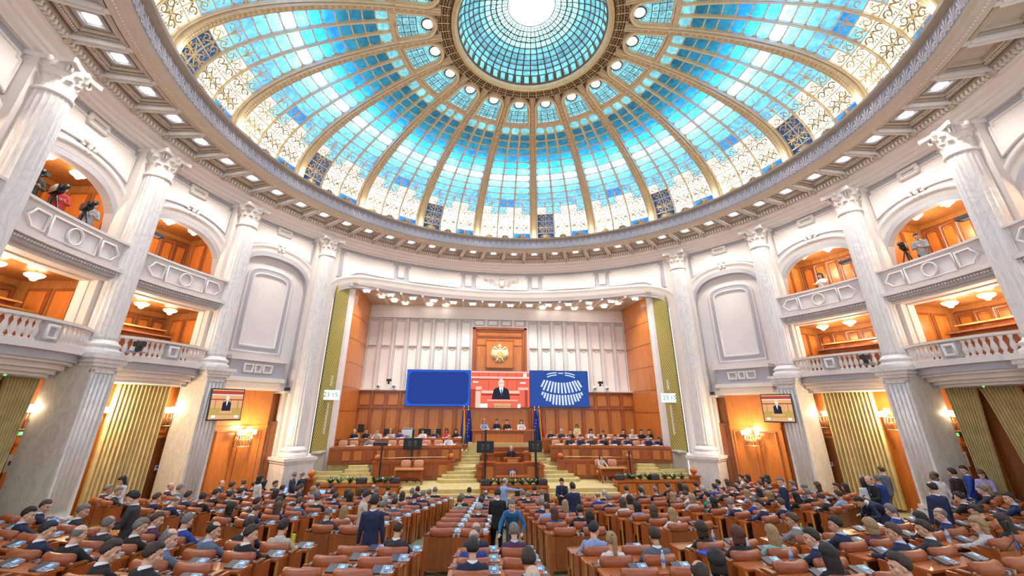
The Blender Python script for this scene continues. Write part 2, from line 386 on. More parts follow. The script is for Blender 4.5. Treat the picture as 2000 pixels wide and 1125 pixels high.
# front bay over the stage opening
def zo_front(a):
    u = abs(a) / 42.6
    return 11.0 + 1.22 * (max(0, 1 - u ** 9)) ** (1 / 2.2) if u < 1 else 11.0
fb = MB(); ft = MB()
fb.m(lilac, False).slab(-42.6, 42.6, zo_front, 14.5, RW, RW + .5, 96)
for s in (-1, 1): fb.m(plaster, False).slab(s * 42.6, s * 45.5, 2.3, 14.5, RW, RW + .5, 3)
path = [(-42.6, 2.3), (-42.6, 6), (-42.6, 10.2)] + [(-42.6 + 85.2 * (1 - cos(pi * i / 80)) / 2, zo_front(-42.6 + 85.2 * (1 - cos(pi * i / 80)) / 2)) for i in range(1, 80)] + [(42.6, 10.2), (42.6, 6), (42.6, 2.3)]
ft.m(plaster, True).csweep(path, RW, [(.0, -.35), (.04, -.1), (.10, .0), (.34, .04), (.42, .09), (.60, .09), (.66, .16), (.74, .18), (.80, .1), (.82, 0)])
for i in range(-2, 3):
    w = 9.2 if abs(i) < 2 else 7.8; c = [0, 18.1, 35.3][abs(i)] * (1 if i >= 0 else -1)
    if abs(i) == 2:
        sg = 1 if i > 0 else -1
        arc = (lambda a, sg=sg: 13.1 - max(0, (abs(a) - 36.5)) ** 2 * .035)
        framed(fb, ft, c - 6.3, c + 6.3, 12.3, 14.2, RW, arc)
    else: framed(fb, ft, c - 7.0, c + 7.0, 13.12, 14.2, RW)
for c in (9.1, 27.1):
    for s in (-1, 1):
        fb.m(cream, False).slab(s * c - .75, s * c + .75, 13.3, 14.12, RW - .03, RW + .01, 3)
        ft.m(plaster, True).csweep([(s * c - .75, 13.3), (s * c + .75, 13.3), (s * c + .75, 14.12), (s * c - .75, 14.12)], RW, FR1, closed=True)
struct(fb.build('wall_front')); struct(ft.build('trim_1'))
struct(wall[-1].build('wall_left')); struct(wall[1].build('wall_right')); struct(trim[-1].build('trim_2')); struct(trim[1].build('trim_3'))
# entablature ring
A0, A1 = -128, 128; N = 150
e = MB().m(cream, False)
e.lathe([(16.1, 14.42), (15.86, 14.42), (15.86, 14.5), (15.74, 14.55), (15.74, 14.72), (15.68, 14.74), (15.68, 14.90), (15.5, 14.98), (15.5, 15.08), (15.42, 15.1)], N, a0=A0, a1=A1)
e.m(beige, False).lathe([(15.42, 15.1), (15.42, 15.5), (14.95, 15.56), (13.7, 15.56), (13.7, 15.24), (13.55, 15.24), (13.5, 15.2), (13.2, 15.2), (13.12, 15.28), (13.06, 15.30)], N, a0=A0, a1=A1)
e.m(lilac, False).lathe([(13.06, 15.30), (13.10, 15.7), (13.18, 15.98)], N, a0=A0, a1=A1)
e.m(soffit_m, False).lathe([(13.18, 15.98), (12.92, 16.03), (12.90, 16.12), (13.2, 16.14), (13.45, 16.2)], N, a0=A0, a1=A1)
struct(e.build('ceiling'))
de = MB().m(plaster, False)
a = A0
while a < A1:
    de.box(P(a, 15.36, 15.22), (.09, .13, .16), rz=-rad(a)); a += .62
for k in range(int((A1 - A0) / .5)): de.ball(P(A0 + k * .5, 13.45, 15.2), .035, 5)
struct(de.build('trim_4'))
# palmette frieze
pm = MB().m(plaster, False); a = A0
while a < A1:
    for k in range(-3, 4):
        an = k * .46; l = .52 - abs(k) * .065
        base = P(a, 13.05, 15.40); tip = P(a + math.degrees(sin(an) * l * .8 / 13.1), 13.06 + .06, 15.40 + cos(an) * l)
        R_ = P(a, 12.99, 0); n_ = -Vector((sin(rad(a)), cos(rad(a)), 0)); side = (tip - base).cross(n_).normalized() * .042; mid = base.lerp(tip, .7)
        pm.add([base + n_ * .02, mid + side + n_ * .035, tip + n_ * .03, mid - side + n_ * .035], [(0, 1, 2, 3)])
    for s in (-1, 1): pm.tube([P(a + s * .15, 13.03, 15.38), P(a + s * .6, 13.03, 15.34), P(a + s * .85, 13.03, 15.42), P(a + s * .7, 13.03, 15.48)], .018, 4)
    a += 1.8
struct(pm.build('trim_5'))
# coffer beams and coffers
bm_ = MB()
def beam(a, w=.34):
    bm_.m(plaster, False).slab(a - w, a + w, 15.26, 15.58, 13.72, 15.42, 2)
    for q in (-w, w): bm_.slab(a + q - .09, a + q + .09, 15.2, 15.3, 13.85, 15.3, 1)
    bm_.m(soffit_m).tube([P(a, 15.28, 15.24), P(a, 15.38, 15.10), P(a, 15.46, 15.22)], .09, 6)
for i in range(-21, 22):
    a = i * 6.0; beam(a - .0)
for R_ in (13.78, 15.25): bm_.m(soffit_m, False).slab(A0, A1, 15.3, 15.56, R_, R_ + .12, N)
for i in range(-21, 21):
    a = i * 6.0 + 3
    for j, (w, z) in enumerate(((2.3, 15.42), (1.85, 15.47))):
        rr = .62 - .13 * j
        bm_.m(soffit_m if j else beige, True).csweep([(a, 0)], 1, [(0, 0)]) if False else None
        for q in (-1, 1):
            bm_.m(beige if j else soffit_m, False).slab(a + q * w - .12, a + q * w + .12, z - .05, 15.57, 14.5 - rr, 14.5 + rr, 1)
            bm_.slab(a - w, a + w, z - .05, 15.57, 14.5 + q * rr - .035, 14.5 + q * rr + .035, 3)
    for q in range(-6, 7):
        for w in (-1, 1): bm_.m(plaster, False).box(P(a + q * .33, 14.5 + w * .56, 15.40), (.045, .045, .05), rz=-rad(a))
struct(bm_.build('trim_6'))
cl = empty('ceiling_light', 'x', 'ceiling light', P(3, 14.5, 15.5), -rad(3))
f = MB().m(lilac, False); 
for sx, sy, w, d in ((0, .3, .7, .1), (0, -.3, .7, .1), (.3, 0, .1, .5), (-.3, 0, .1, .5)): f.box((sx, sy, 0), (w, d, .06))
f.box((0, 0, .04), (.6, .6, .02)); f.build('frame', cl); MB().m(cofg, False).box((0, 0, -.005), (.31, .31, .03)).build('lens', cl)
lit = [i for i in range(-18, 18)]
for n_, i in enumerate(lit):
    c = cl if n_ == 0 else copy_tree(cl)
    a = i * 6 + 3; c.location = P(a, 14.5, 15.5); c.rotation_euler = (0, 0, -rad(a))
    bay = i // 3; q = i % 3
    tag(c, 'square lit coffer light in the dome ring, %s %s of the stage axis' % (ORDN(i if i >= 0 else -1 - i), 'right' if i >= 0 else 'left'), 'ceiling light', 'coffer lights around the dome ring')

# ------------------------------------------------------------ columns
def flute(n, d):
    return lambda r, z, an: r * (1 - d * (abs(sin(an * n / 2)) ** .6)) if r > 0 else r
def leafstrip(b, a, r0, z0, h, out, w):
    vs = []; n = 6
    for i in range(n + 1):
        t = i / n; r = r0 + out * (t ** 2.2) ; z = z0 + h * (sin(t * pi * .56)) ; ww = w * (1 - .55 * t ** 3) * (1 + .22 * (1 if i % 2 else -1))
        for k in (-1, 0, 1):
            an = a + k * ww / r0; rr = r - (.0 if k == 0 else .045)
            vs.append((rr * sin(an), rr * cos(an), z))
    fs = [(3 * i + k, 3 * i + k + 1, 3 * i + k + 4, 3 * i + k + 3) for i in range(n) for k in (0, 1)]
    b.add(vs, fs)
def capital_me():
    b = MB().m(plaster, True); b.lathe([(.60, 0), (.66, .03), (.66, .09), (.58, .11), (.58, .3), (.60, .6), (.70, .85), (.82, 1.0)], 32)
    for i in range(12): leafstrip(b, 2 * pi * i / 12, .60, .12, .42, .2, .15)
    for i in range(12): leafstrip(b, 2 * pi * (i + .5) / 12, .61, .42, .38, .26, .14)
    for i in range(4):
        a = pi / 4 + i * pi / 2
        for s in (-1, 1):
            pts = []
            for k in range(14):
                t = k / 13; an = t * 4.2; rr = .17 * (1 - .68 * t)
                c = Vector((sin(a), cos(a), 0)) * (.78 + rr * sin(an) * .8) ; c.z = .90 + rr * cos(an); c += Vector((cos(a), -sin(a), 0)) * s * .06; pts.append(c)
            b.tube(pts, .05, 6)
        b.ball((sin(i * pi / 2) * .80, cos(i * pi / 2) * .80, 1.04), .12, 8)
    b.m(plaster, False); ab = []
    for i in range(4):
        a = i * pi / 2
        for t in (-.92, -.5, 0, .5, .92):
            rr = .74 + .18 * t * t; x, y = t * .9, rr
            ab.append((x * cos(a) + y * sin(a), -x * sin(a) + y * cos(a)))
    b.prism(ab[::-1], 1.0, 1.16)
    b.v = [(x * .74, y * .74, z * .98) for x, y, z in b.v]
    return b
def dims(h, full):
    return h
CAPM = capital_me(); capme = None
def column(s, idx):
    global capme
    a = s * COLA[idx]; full = idx == 0; zb = 2.33 if full else 6.33; top = 14.44
    nth = ['beside the stage opening', 'between the blind niche and the balconies', 'between the two pairs of balconies', 'nearest the camera, cut by the frame edge'][idx]
    root = empty('column', 'fluted marble column on the %s, %s' % (SIDE[s], nth), 'column', P(a, 15.4, zb if not full else 0.0), -rad(a))
    z0 = zb if full else 0
    bs = MB().m(marb, True).lathe([(.66, 0), (.68, .05), (.68, .15), (.61, .19), (.57, .25), (.62, .29), (.63, .34), (.58, .39), (.50, .43), (.48, .5)], 40)
    bs.build('base', root, loc=(0, 0, z0))
    H = top - zb - 1.16
    sh = MB().m(marb, True); sh.lathe([(.47, .5), (.47, .62), (.47, H * .35), (.46, H * .7), (.44, H - .05), (.445, H)], 160, fn=flute(20, .06)); sh.build('shaft', root, loc=(0, 0, z0))
    if capme is None: o = CAPM.build('capital', root, loc=(0, 0, z0 + H)); capme = o.data
    else: link('capital', capme, root, loc=(0, 0, z0 + H))
    if full:
        p = MB().m(marb, False).box((0, .0, 1.15), (1.5, 1.6, 2.1)).box((0, .0, .12), (1.7, 1.8, .24)).box((0, .0, 2.14), (1.6, 1.7, .12)).box((0, .0, 2.26), (1.72, 1.82, .14))
        p.build('pedestal', root)
    MB().m(plaster, False).box((0, .42, z0 + (top - zb) / 2), (1.15, .36, top - zb)).build('backing_pilaster', root)
    return root
for s in (-1, 1):
    for i in range(4):
        column(s, i)
        a = s * COLA[i]
        if i:
            r2 = empty('marble_pier', 'square marble pier with fluted face under the %s column on the %s' % (ORD[i], SIDE[s]), 'pier', P(a, 15.37, floor_z(*P(a, 15.37)[:2])), -rad(a))
            h = 6.33 - r2.location.z
            p = MB().m(marbw, False).box((0, .25, h / 2 - .1), (.9, 1.5, h - .2)); p.build('shaft', r2)
            c = MB().m(marb, False).box((0, .2, h - .07), (1.42, 1.8, .14)).box((0, .2, h - .21), (1.22, 1.68, .14)).box((0, .2, h - .34), (1.04, 1.58, .12)); c.build('cap', r2)
            c = MB().m(marb, False).box((0, .2, .2), (1.14, 1.7, .4)).box((0, .2, .5), (1.04, 1.62, .12)); c.build('plinth', r2)
            fl = MB().m(marb, True); zt = h - .65
            for k in range(4): x = -.24 + .16 * k; fl.tube([(x, -.5, .75), (x, -.5, zt)], .055, 8)
            fl.m(marb, False)
            for sx in (-1, 1): fl.box((sx * .40, -.5, h / 2), (.09, .1, h - .9))
            fl.box((0, -.5, zt + .1), (.9, .1, .1)); fl.build('fluted_face', r2)
# ------------------------------------------------------------ balconies
BAL = MB().m(plaster, True).lathe([(.075, 0), (.075, .05), (.04, .07), (.05, .12), (.085, .2), (.08, .28), (.045, .42), (.035, .47), (.055, .5), (.06, .54), (.07, .56), (.07, .6)], 10)
balme = None
def upper_balcony(s, ac, nm):
    r = empty('balcony', 'solid upper balcony with a circle-centred panelled parapet, %s' % nm, 'balcony', (0, 0, 0))
    b = MB().m(plaster, False); hw = 7.6; Rf = lambda a: 15.22 + .1 * abs((a - ac) / hw) ** 4
    b.slab(ac - hw, ac + hw, 9.30, 10.25, Rf, lambda a: Rf(a) + .18, 16)
    for k in (-1, 1): b.slab(ac + k * hw - .35, ac + k * hw + .35, 9.30, 10.25, 15.22, RW, 2)
    b.slab(ac - hw - .3, ac + hw + .3, 9.2, 9.34, 15.1, RW, 16).m(lilac).slab(ac - hw, ac + hw, 9.0, 9.2, 15.25, RW, 16).m(plaster).slab(ac - hw, ac + hw, 8.88, 9.0, 15.45, RW, 16)
    b.build('parapet', r)
    w = MB().m(plaster, False).slab(ac - hw - .3, ac + hw + .3, 10.25, 10.33, 15.14, 15.5, 16).m(wood_l, False).slab(ac - hw, ac + hw, 10.33, 10.37, 15.3, 15.52, 16); w.build('handrail', r)
    t = MB().m(plaster, True)
    R_ = 15.21
    t.csweep([(ac - 3.3, 9.45), (ac + 3.3, 9.45), (ac + 3.3, 10.1), (ac - 3.3, 10.1)], R_, [(-.03, 0), (-.03, .04), (.03, .04), (.03, 0)], closed=True)
    t.csweep([(ac + 1.0 * cos(q * pi / 10), 9.775 + .27 * sin(q * pi / 10)) for q in range(20)], R_, [(-.035, .01), (-.03, .06), (.03, .06), (.035, .01)], closed=True)
    for k in (-1, 1):
        q = [(3.8, 9.5), (5.6, 9.5), (5.9, 9.62), (6.5, 9.775), (5.9, 9.93), (5.6, 10.05), (3.8, 10.05), (3.8, 9.775)]
        t.csweep([(ac + k * a, z) for a, z in q], R_, [(-.03, 0), (-.03, .05), (.03, .05), (.03, 0)], closed=True)
    a = ac - hw
    while a < ac + hw: t.ball(P(a, 15.2, 9.13), .045, 6); a += .42
    t.build('relief', r)
def lower_balcony(s, ac, nm):
    global balme
    r = empty('balcony', 'bowed lower balcony with turned balusters and stepped underside, %s' % nm, 'balcony', (0, 0, 0))
    hw = 8.0
    Rf = lambda a: 14.75 + .75 * abs((a - ac) / hw) ** 3.2
    b = MB().m(plaster, False)
    for z0, z1, o, k in ((6.22, 6.42, 0, 1), (5.98, 6.22, .12, 1), (5.90, 5.98, .2, .97), (5.74, 5.90, .36, .93), (5.62, 5.74, .5, .88), (5.52, 5.62, .62, .84)):
        b.m(lilac if z0 == 5.98 else plaster).slab(ac - hw * k, ac + hw * k, z0, z1, (lambda a, o=o, k=k: Rf(ac + (a - ac) / k) + o), RW + .3, 20)
    b.build('floor_slab', r)
    w = MB().m(plaster, False).slab(ac - hw - .2, ac + hw + .2, 7.02, 7.10, lambda a: Rf(a) - .04, lambda a: Rf(a) + .24, 20).m(wood_l, False).slab(ac - hw, ac + hw, 7.10, 7.13, lambda a: Rf(a) + .04, lambda a: Rf(a) + .26, 20); w.build('handrail', r)
    for c, wd in ((-7.6, .4), (7.6, .4)): MB().m(lilac, False).slab(ac + c - wd, ac + c + wd, 6.42, 7.02, lambda a: Rf(a) + .02, lambda a: Rf(a) + .2, 2).build('end_pedestal', r)
    q = MB().m(lilac, False).slab(ac - 1.05, ac + 1.05, 6.42, 7.02, lambda a: Rf(a) + .02, lambda a: Rf(a) + .2, 2)
    q.m(plaster, True).csweep([(ac - .65, 6.54), (ac + .65, 6.54), (ac + .65, 6.9), (ac - .65, 6.9)], 14.77, FR1, closed=True); q.build('pedestal_panel', r)
    for k in (-1, 1):
        for i in range(8):
            a = ac + k * (1.55 + i * .75); p = P(a, Rf(a) + .11, 6.42)
            if balme is None: o = BAL.build('baluster', r, loc=p); balme = o.data
            else: o = link('baluster', balme, r, loc=p)
NMB = ['nearest stage', 'second from stage', 'at frame edge']
for s in (-1, 1):
    for i, a in enumerate(BAYS[1:]):
        upper_balcony(s, s * a, 'on the %s, %s' % (SIDE[s], NMB[i])); lower_balcony(s, s * a, 'on the %s, %s' % (SIDE[s], NMB[i]))
# rooms behind the balconies
lampproto = empty('ceiling_lamp', 'x', 'lamp', (0, 0, -50))
MB().m(brass, True).lathe([(.02, .0), (.06, -.02), (.03, -.05), (.02, -.12)], 10).build('stem', lampproto)
MB().m(lampg, True).lathe([(.22, -.08), (.26, -.11), (.23, -.17), (.17, -.21), (.11, -.23), (.09, -.28), (.05, -.32), (.0, -.33)], 14, fn=lambda r, z, an: r * (1 + .06 * cos(an * 8))).build('glass_shade', lampproto)
first_lamp = [True]
def put_lamp(loc, label, group=None):
    if first_lamp[0]: c = lampproto; first_lamp[0] = False
    else: c = copy_tree(lampproto)
    c.location = loc; tag(c, label, 'lamp', group)
nroom = [7]
def room(s, ac, lvl, nm):
    z0, z1 = ((6.35, 8.95), (9.4, 12.9))[lvl]; hw = 7.9; Rb = 19.0; b = MB().m(wood_g, False)
    b.slab(ac - hw, ac + hw, z0, z1, Rb, Rb + .1, 6)
    for k in (-1, 1): b.slab(ac + k * hw, ac + k * (hw + .4), z0, z1, RW + .35, Rb, 1)
    b.slab(ac - hw, ac + hw, z1, z1 + .1, RW + .3, Rb, 6); b.m(wood_d).slab(ac - hw, ac + hw, z0 - .1, z0, RW + .6, Rb, 6)
    b.m(wood_g, False)
    n = 8
    b.m(wood_d, True)  # darker wood puts the shade of the panel grooves into the colour
    for i in range(n):
        a0 = ac - hw + 2 * hw * i / n + .25; a1 = a0 + 2 * hw / n - .5
        b.csweep([(a0, z0 + 1.0), (a1, z0 + 1.0), (a1, z1 - .35), (a0, z1 - .35)], Rb - .001, [(-.12, 0), (-.09, .10), (-.05, .10), (-.02, .03), (.02, .03), (.05, .08), (.09, 0)], closed=True)
    b.m(wood_g, False).slab(ac - hw, ac + hw, z0 + .85, z0 + .93, Rb - .06, Rb, 6).slab(ac - hw, ac + hw, z1 - .2, z1, Rb - .12, Rb, 6)
    for i in range(n):
        a0 = ac - hw + 2 * hw * i / n + .45; b.m(wood_o, False).slab(a0, a0 + 2 * hw / n - .9, z0 + 1.2, z1 - .5, Rb - .07, Rb, 1)
    for k in (-1, 1):
        for R0 in (16.6, 17.6):
            b.m(wood_d, False).slab(ac + k * (hw - .1), ac + k * hw, z0 + .95, z1 - .3, R0 - .05, R0 + .85, 1).m(wood_o, False).slab(ac + k * (hw - .2), ac + k * hw, z0 + 1.07, z1 - .42, R0 + .07, R0 + .73, 1)
    struct(b.build('wall_gallery_%s_%d' % (SIDE[s], nroom[0]))); nroom[0] += 1
    for k in (-1, 0, 1):
        if lvl == 1 or True: put_lamp(P(ac + k * 4.2, 17.1, z1 - .02), 'glass bowl lamp, %s %s gallery %s, %s of three' % (('lower', 'upper')[lvl], SIDE[s], nm, ('left', 'middle', 'right')[k + 1]), 'bowl lamps in the %s %s gallery %s' % (('lower', 'upper')[lvl], SIDE[s], nm))
    lamp('gallery_light', 'POINT', P(ac, 17.2, z1 - .75), 120, (1, .84, .62), .3)
    lamp('gallery_light', 'POINT', P(ac - 4.2, 17.8, z1 - .75), 70, (1, .84, .62), .3)
    if lvl == 0:
        for row, (R_, zz) in enumerate(((16.75, .3), (17.45, .65), (18.1, 1.0))):
            t = empty('gallery_bench', 'long bench with orange seats, lower %s gallery %s, %s row' % (SIDE[s], nm, ORD[row]), 'bench', (0, 0, 0))
            MB().m(wood_l, False).slab(ac - 6.2, ac + 6.2, z0 + zz + .62, z0 + zz + .68, R_ - .3, R_, 8).m(wood_b).slab(ac - 6.2, ac + 6.2, z0 + zz - .02, z0 + zz + .62, R_ - .05, R_, 8).build('desk_front', t)
            for k in range(7): 
                a = ac - 5.4 + 1.8 * k; MB().m(leather, True).slab(a - .72, a + .72, z0 + zz + .35, z0 + zz + .82, R_ + .48, R_ + .58, 3).slab(a - .72, a + .72, z0 + zz + .35, z0 + zz + .45, R_ + .2, R_ + .5, 3).build('seat', t)
    if lvl == 1:
        c = P(ac + s * 5.2 * (1 if True else 1), 16.5, 11.75)
        t = empty('floodlight', 'black floodlight in the arch of the upper %s gallery %s' % (SIDE[s], nm), 'floodlight', P(ac + s * 5.3, 15.8, 11.35), -rad(ac))
        h_ = MB().m(dgrey, False).box((0, 0, 0), (.7, .35, .12)).build('housing', t); MB().m(whitep, False).box((0, -.02, -.065), (.45, .2, .02)).build('lens', h_)
        MB().m(black, False).tube([(0, .1, .05), (0, .5, .35)], .03, 6).build('bracket', t)
for s in (-1, 1):
    for i, a in enumerate(BAYS[1:]):
        for lvl in (0, 1): room(s, s * a, lvl, NMB[i])
# lower zone: panelled wood walls behind the piers
for s in (-1, 1):
    b = MB().m(wood_o, False)
    for i, ac in enumerate(BAYS):
        c = s * ac; Rl = 16.75
        b.m(wood_o, False).slab(c - 9, c + 9, -.2, 5.6, Rl, Rl + .2, 14)
        if i == 0:
            b.m(wood_o, False).slab(c - 4.6, c + 4.6, 0, 5.5, RW + .1, RW + .3, 8); b.m(wood_d).slab(c - 7.2, c + 7.2, .0, 4.0, RW + .3, RW + .5, 8)
            b.m(wood_o, False)
            for a0, a1 in ((-3.9, -.6), (.2, 3.5)): b.csweep([(c + a0, .6), (c + a1, .6), (c + a1, 3.6), (c + a0, 3.6)], RW + .1, FR1, closed=True)
            b.slab(c - 4.6, c + 4.6, 3.75, 3.85, RW + .02, RW + .2, 6)
            for k in (-1, 1): b.m(wood_d).slab(c + k * 5.0 - .3, c + k * 5.0 + .3, 0, 4.0, RW + .2, RW + .3, 1)
            b.m(plaster, False)
            for k in (-1, 1): b.slab(c + k * 8.0 - 1.2, c + k * 8.0 + 1.2, 0, 5.7, RW + .15, RW + .6, 3)
            b.slab(c - 7.2, c + 7.2, 5.5, 5.75, RW + .05, RW + .6, 6)
        else:
            for k in (-1, 1):
                a = c + k * 6.3
                b.m(wood_d, False).slab(a - 1.5, a + 1.5, 0, 3.45, Rl - .08, Rl, 3).m(wood_o, False).slab(a - 1.7, a + 1.7, 3.45, 3.55, Rl - .14, Rl, 3).slab(a - 1.7, a + 1.7, 4.0, 4.08, Rl - .12, Rl, 3)
                for q in (-.8, .8): b.csweep([(a + q - .55, 3.65), (a + q + .55, 3.65), (a + q + .55, 3.92), (a + q - .55, 3.92)], Rl, FR1, closed=True)
                b.slab(c + k * 4.3 - .25, c + k * 4.3 + .25, 0, 5.5, Rl - .18, Rl, 1)
    struct(b.build('wall_%s_lower' % SIDE[s]))
# ------------------------------------------------------------ stained glass dome
DA, DB, DZ = 13.24, 5.05, 16.19
def D(a, t, off=0.):
    t = rad(t); r, z = DA * cos(t), DZ + DB * sin(t); n = Vector((cos(t) / DA, sin(t) / DB)).normalized()
    return P(a, r - n[0] * off, z - n[1] * off)
def drib_w(t): return .20 + .030 * DA * cos(rad(t))        # main rib width
def half_in(t): return 9 - math.degrees(drib_w(t) / 2 / (DA * cos(rad(t))))
TS = [0, 4.4, 9.0, 13.7, 18.5, 23.2, 27.7]
TB = [27.7, 31.2, 34.5, 37.8, 41.0, 44.0, 47.0, 50.0, 52.9, 55.7, 58.4, 61.0]
def curl(b, c, u, v, r, turns=1.25, w=.02, d=1):
    pts = []
    for k in range(11):
        t = k / 10; an = d * turns * 2 * pi * t; rr = r * (1 - .78 * t); pts.append(c + u * (cos(an) * rr) + v * (sin(an) * rr))
    b.tube(pts, [w * (1 - .5 * k / 10) for k in range(11)], 4, caps=False)
def bay_mesh(var=0):
    g = MB(); lat = MB().m(giltb, False); scr = MB().m(gold, False)
    def cols(t, c): h = half_in(t); return -h + 2 * h * c / 3
    def pane(c0, c1, t0, t1, m):
        n = 2; vs = []
        for j in range(2):
            t = (t0, t1)[j]
            for i in range(n + 1): vs.append(D(cols(t, c0 + (c1 - c0) * i / n), t, -.02))
        g.m(m, False).add(vs, [(i, i + 1, n + 2 + i, n + 1 + i) for i in range(n)])
    for c in range(3):
        for k in range(len(TS) - 1):
            for h in (0, .5):
                m = (g_navy if (c == 0 and not var) else (g_white if k or c != 2 else g_deep)) if k < 3 else ((g_clear if (c or var) else g_navy) if k == 3 else ((g_pale if (c + k + (h > 0)) % 2 else g_clear) if k == 4 else (g_pale if not (var and c == 1) else g_blue)))  # navy colours in the dark space seen through clear panes
                pane(c + h, c + h + .5, TS[k], TS[k + 1], m)
        for k in range(len(TB) - 1):
            m = g_pale if k < 4 else (g_blue if k == 4 else (g_deep if k < 7 else g_teal))  # row colours mix pane tint with backlight: pale where hot, darker higher up
            if k == 10: m = g_aqua
            pane(c, c + 1, TB[k], TB[k + 1], m)
    # secondary ribs and bars
    def bar(pts, w, h, mm, off=0):
        lat.m(mm, False); vs = []
        for i, (p, tang, nrm) in enumerate(pts):
            sd = tang.cross(nrm).normalized()
            for x, y in ((-w, 0), (-w * .8, h), (w * .8, h), (w, 0)): vs.append(p + sd * x + nrm * y)
        n = len(pts); lat.add(vs, [(4 * i + k, 4 * i + k + 1, 4 * i + k + 5, 4 * i + k + 4) for i in range(n - 1) for k in range(3)])
    def merid(fn, t0, t1, w, h, mm, n=24):
        pts = []
        for i in range(n + 1):
            t = t0 + (t1 - t0) * i / n; a = fn(t); p = D(a, t); q = D(fn(t + .2), t + .2)
            pts.append((p, (q - p).normalized(), (D(a, t, 1) - p).normalized()))
        bar(pts, w, h, mm)
    def paral(t, c0, c1, w, h, mm, n=6):
        pts = []
        for i in range(n + 1):
            a = cols(t, c0 + (c1 - c0) * i / n); p = D(a, t); pts.append((p, (D(a + .1, t) - p).normalized(), (D(a, t, 1) - p).normalized()))
        bar(pts, w, h, mm)
    for c in (1, 2):
        merid(lambda t: cols(t, c), 0, 61.5, .065, .10, gilt); merid(lambda t: cols(t, c), 0, 61.5, .03, .15, giltb)
    for k in range(1, len(TS)): paral(TS[k], 0, 3, .03, .05, giltb)
    for k in range(1, len(TB)): paral(TB[k], 0, 3, .03, .05, giltb)
    for c in range(3): merid(lambda t: cols(t, c + .5), 0, 27.7, .025, .05, giltb, 10)
    # scrollwork of the lower rows
    for c in range(3):
        scr.m(gold if c == 0 else dgold, False)
        for k in range(6):
            for h in (0, 1):
                scr.m(gold if c == 0 or k > 3 else dgold, False)
                t0, t1 = TS[k], TS[k + 1]; tm = (t0 + t1) / 2; am = cols(tm, c + .25 + .5 * h)
                p = D(am, tm, .03); u = (D(am + .5, tm, .03) - p).normalized(); v = (D(am, tm + .5, .03) - p).normalized(); R_ = .15
                sg = 1 if h else -1
                if k == 0:      # fan of the foot row
                    q = D(cols(t0, c + .5), t0, .03)
                    for j in range(5):
                        an = .25 + j * .3; scr.tube([q + u * sg * .02, q + u * sg * sin(an) * .25 + v * cos(an) * .25, q + u * sg * sin(an) * .46 + v * cos(an) * .34], [.03, .035, .012], 4)
                elif k == 5:
                    curl(scr, p + u * sg * -.02 - v * .04, u * sg, v, .15, 1.0, .028, 1); scr.tube([p - u * sg * .25 - v * .17, p - u * sg * .2 + v * .02, p - u * sg * .08 + v * .17], [.035, .03, .01], 4)
                else:
                    d = 1 if k % 2 else -1
                    curl(scr, p + v * d * .03, u * sg, v * d, .18, 1.25, .040); curl(scr, p - u * sg * .1 - v * d * .16, u * sg, v * d, .07, 1.0, .024)
                    scr.tube([p - u * sg * .24 + v * d * .17, p - u * sg * .12 - v * d * .0, p + u * sg * .12 - v * d * .17], [.04, .03, .012], 4)
                    scr.ball(p - u * sg * .16 - v * d * .12, .035, 5)
    # little corner scrolls on the blue panes
    for c in range(3):
        for k in range(11):
            for (cc, sx) in ((c, 1), (c + 1, -1)):
                for (tt, sy) in ((TB[k], 1), (TB[k + 1], -1)):
                    a = cols(tt, cc); p = D(a, tt, .02); u = (D(a + .4, tt, .02) - p).normalized() * sx; v = (D(a, tt + .4, .02) - p).normalized() * sy
                    W_ = (D(cols(tt, cc + .5 * sx), tt) - p).length; L = min(W_ * .5, .17)
                    scr.m(gilt if k < 8 else gold).add([p, p + u * L, p + u * L * .42 + v * L * .42, p + v * L], [(0, 1, 2, 3)])
                    if k < 8: scr.ball(p + u * (L + .02) + v * .05, .025, 4); scr.ball(p + v * (L + .02) + u * .05, .025, 4)
                    if k >= 8: scr.ball(p + u * L * .6 + v * L * .6, .035, 5)
    # lancet
    T0, T1 = 61.0, 71.9
    lat.m(gilt, False)
    def fl(cc, t): return cols(t, cc)
    def strip(path, w, h, mm): 
        pts = []
        n = len(path)
        for i, (a, t) in enumerate(path):
            p = D(a, t); q = D(*path[min(i + 1, n - 1)]); r = D(*path[max(i - 1, 0)]); pts.append((p, (q - r).normalized(), (D(a, t, 1) - p).normalized()))
        bar(pts, w, h, mm)
    strip([(cols(61.6, x / 6), 61.6) for x in range(0, 19)], .12, .12, gilt)
    hs = 68.1; hw = half_in(68.1) * .95
    arch = [(-half_in(62.4) * .95, 62.4), (-half_in(65.5) * .95, 65.5)] + [(-hw * cos(pi * i / 16), hs + 2.45 * sin(pi * i / 16)) for i in range(17)] + [(half_in(65.5) * .95, 65.5), (half_in(62.4) * .95, 62.4)]
    strip(arch, .10, .16, gilt); strip([(a * 1.06, t) for a, t in arch], .05, .22, giltb)
    strip([(-half_in(62.4) * .95, 62.4), (0, 62.4), (half_in(62.4) * .95, 62.4)], .05, .12, gilt)
    # lancet glass
    ctr = D(0, 66.5, -.02); vs = [ctr] + [D(a, t, -.02) for a, t in arch]; n = len(arch)
    c_ = D(0, 69.0, -.02); u_ = (D(.5, 69.0, -.02) - c_).normalized(); v_ = (D(0, 69.5, -.02) - c_).normalized()
    pl = [((p - c_).dot(u_), (p - c_).dot(v_)) for p in vs[1:]]; ring = []
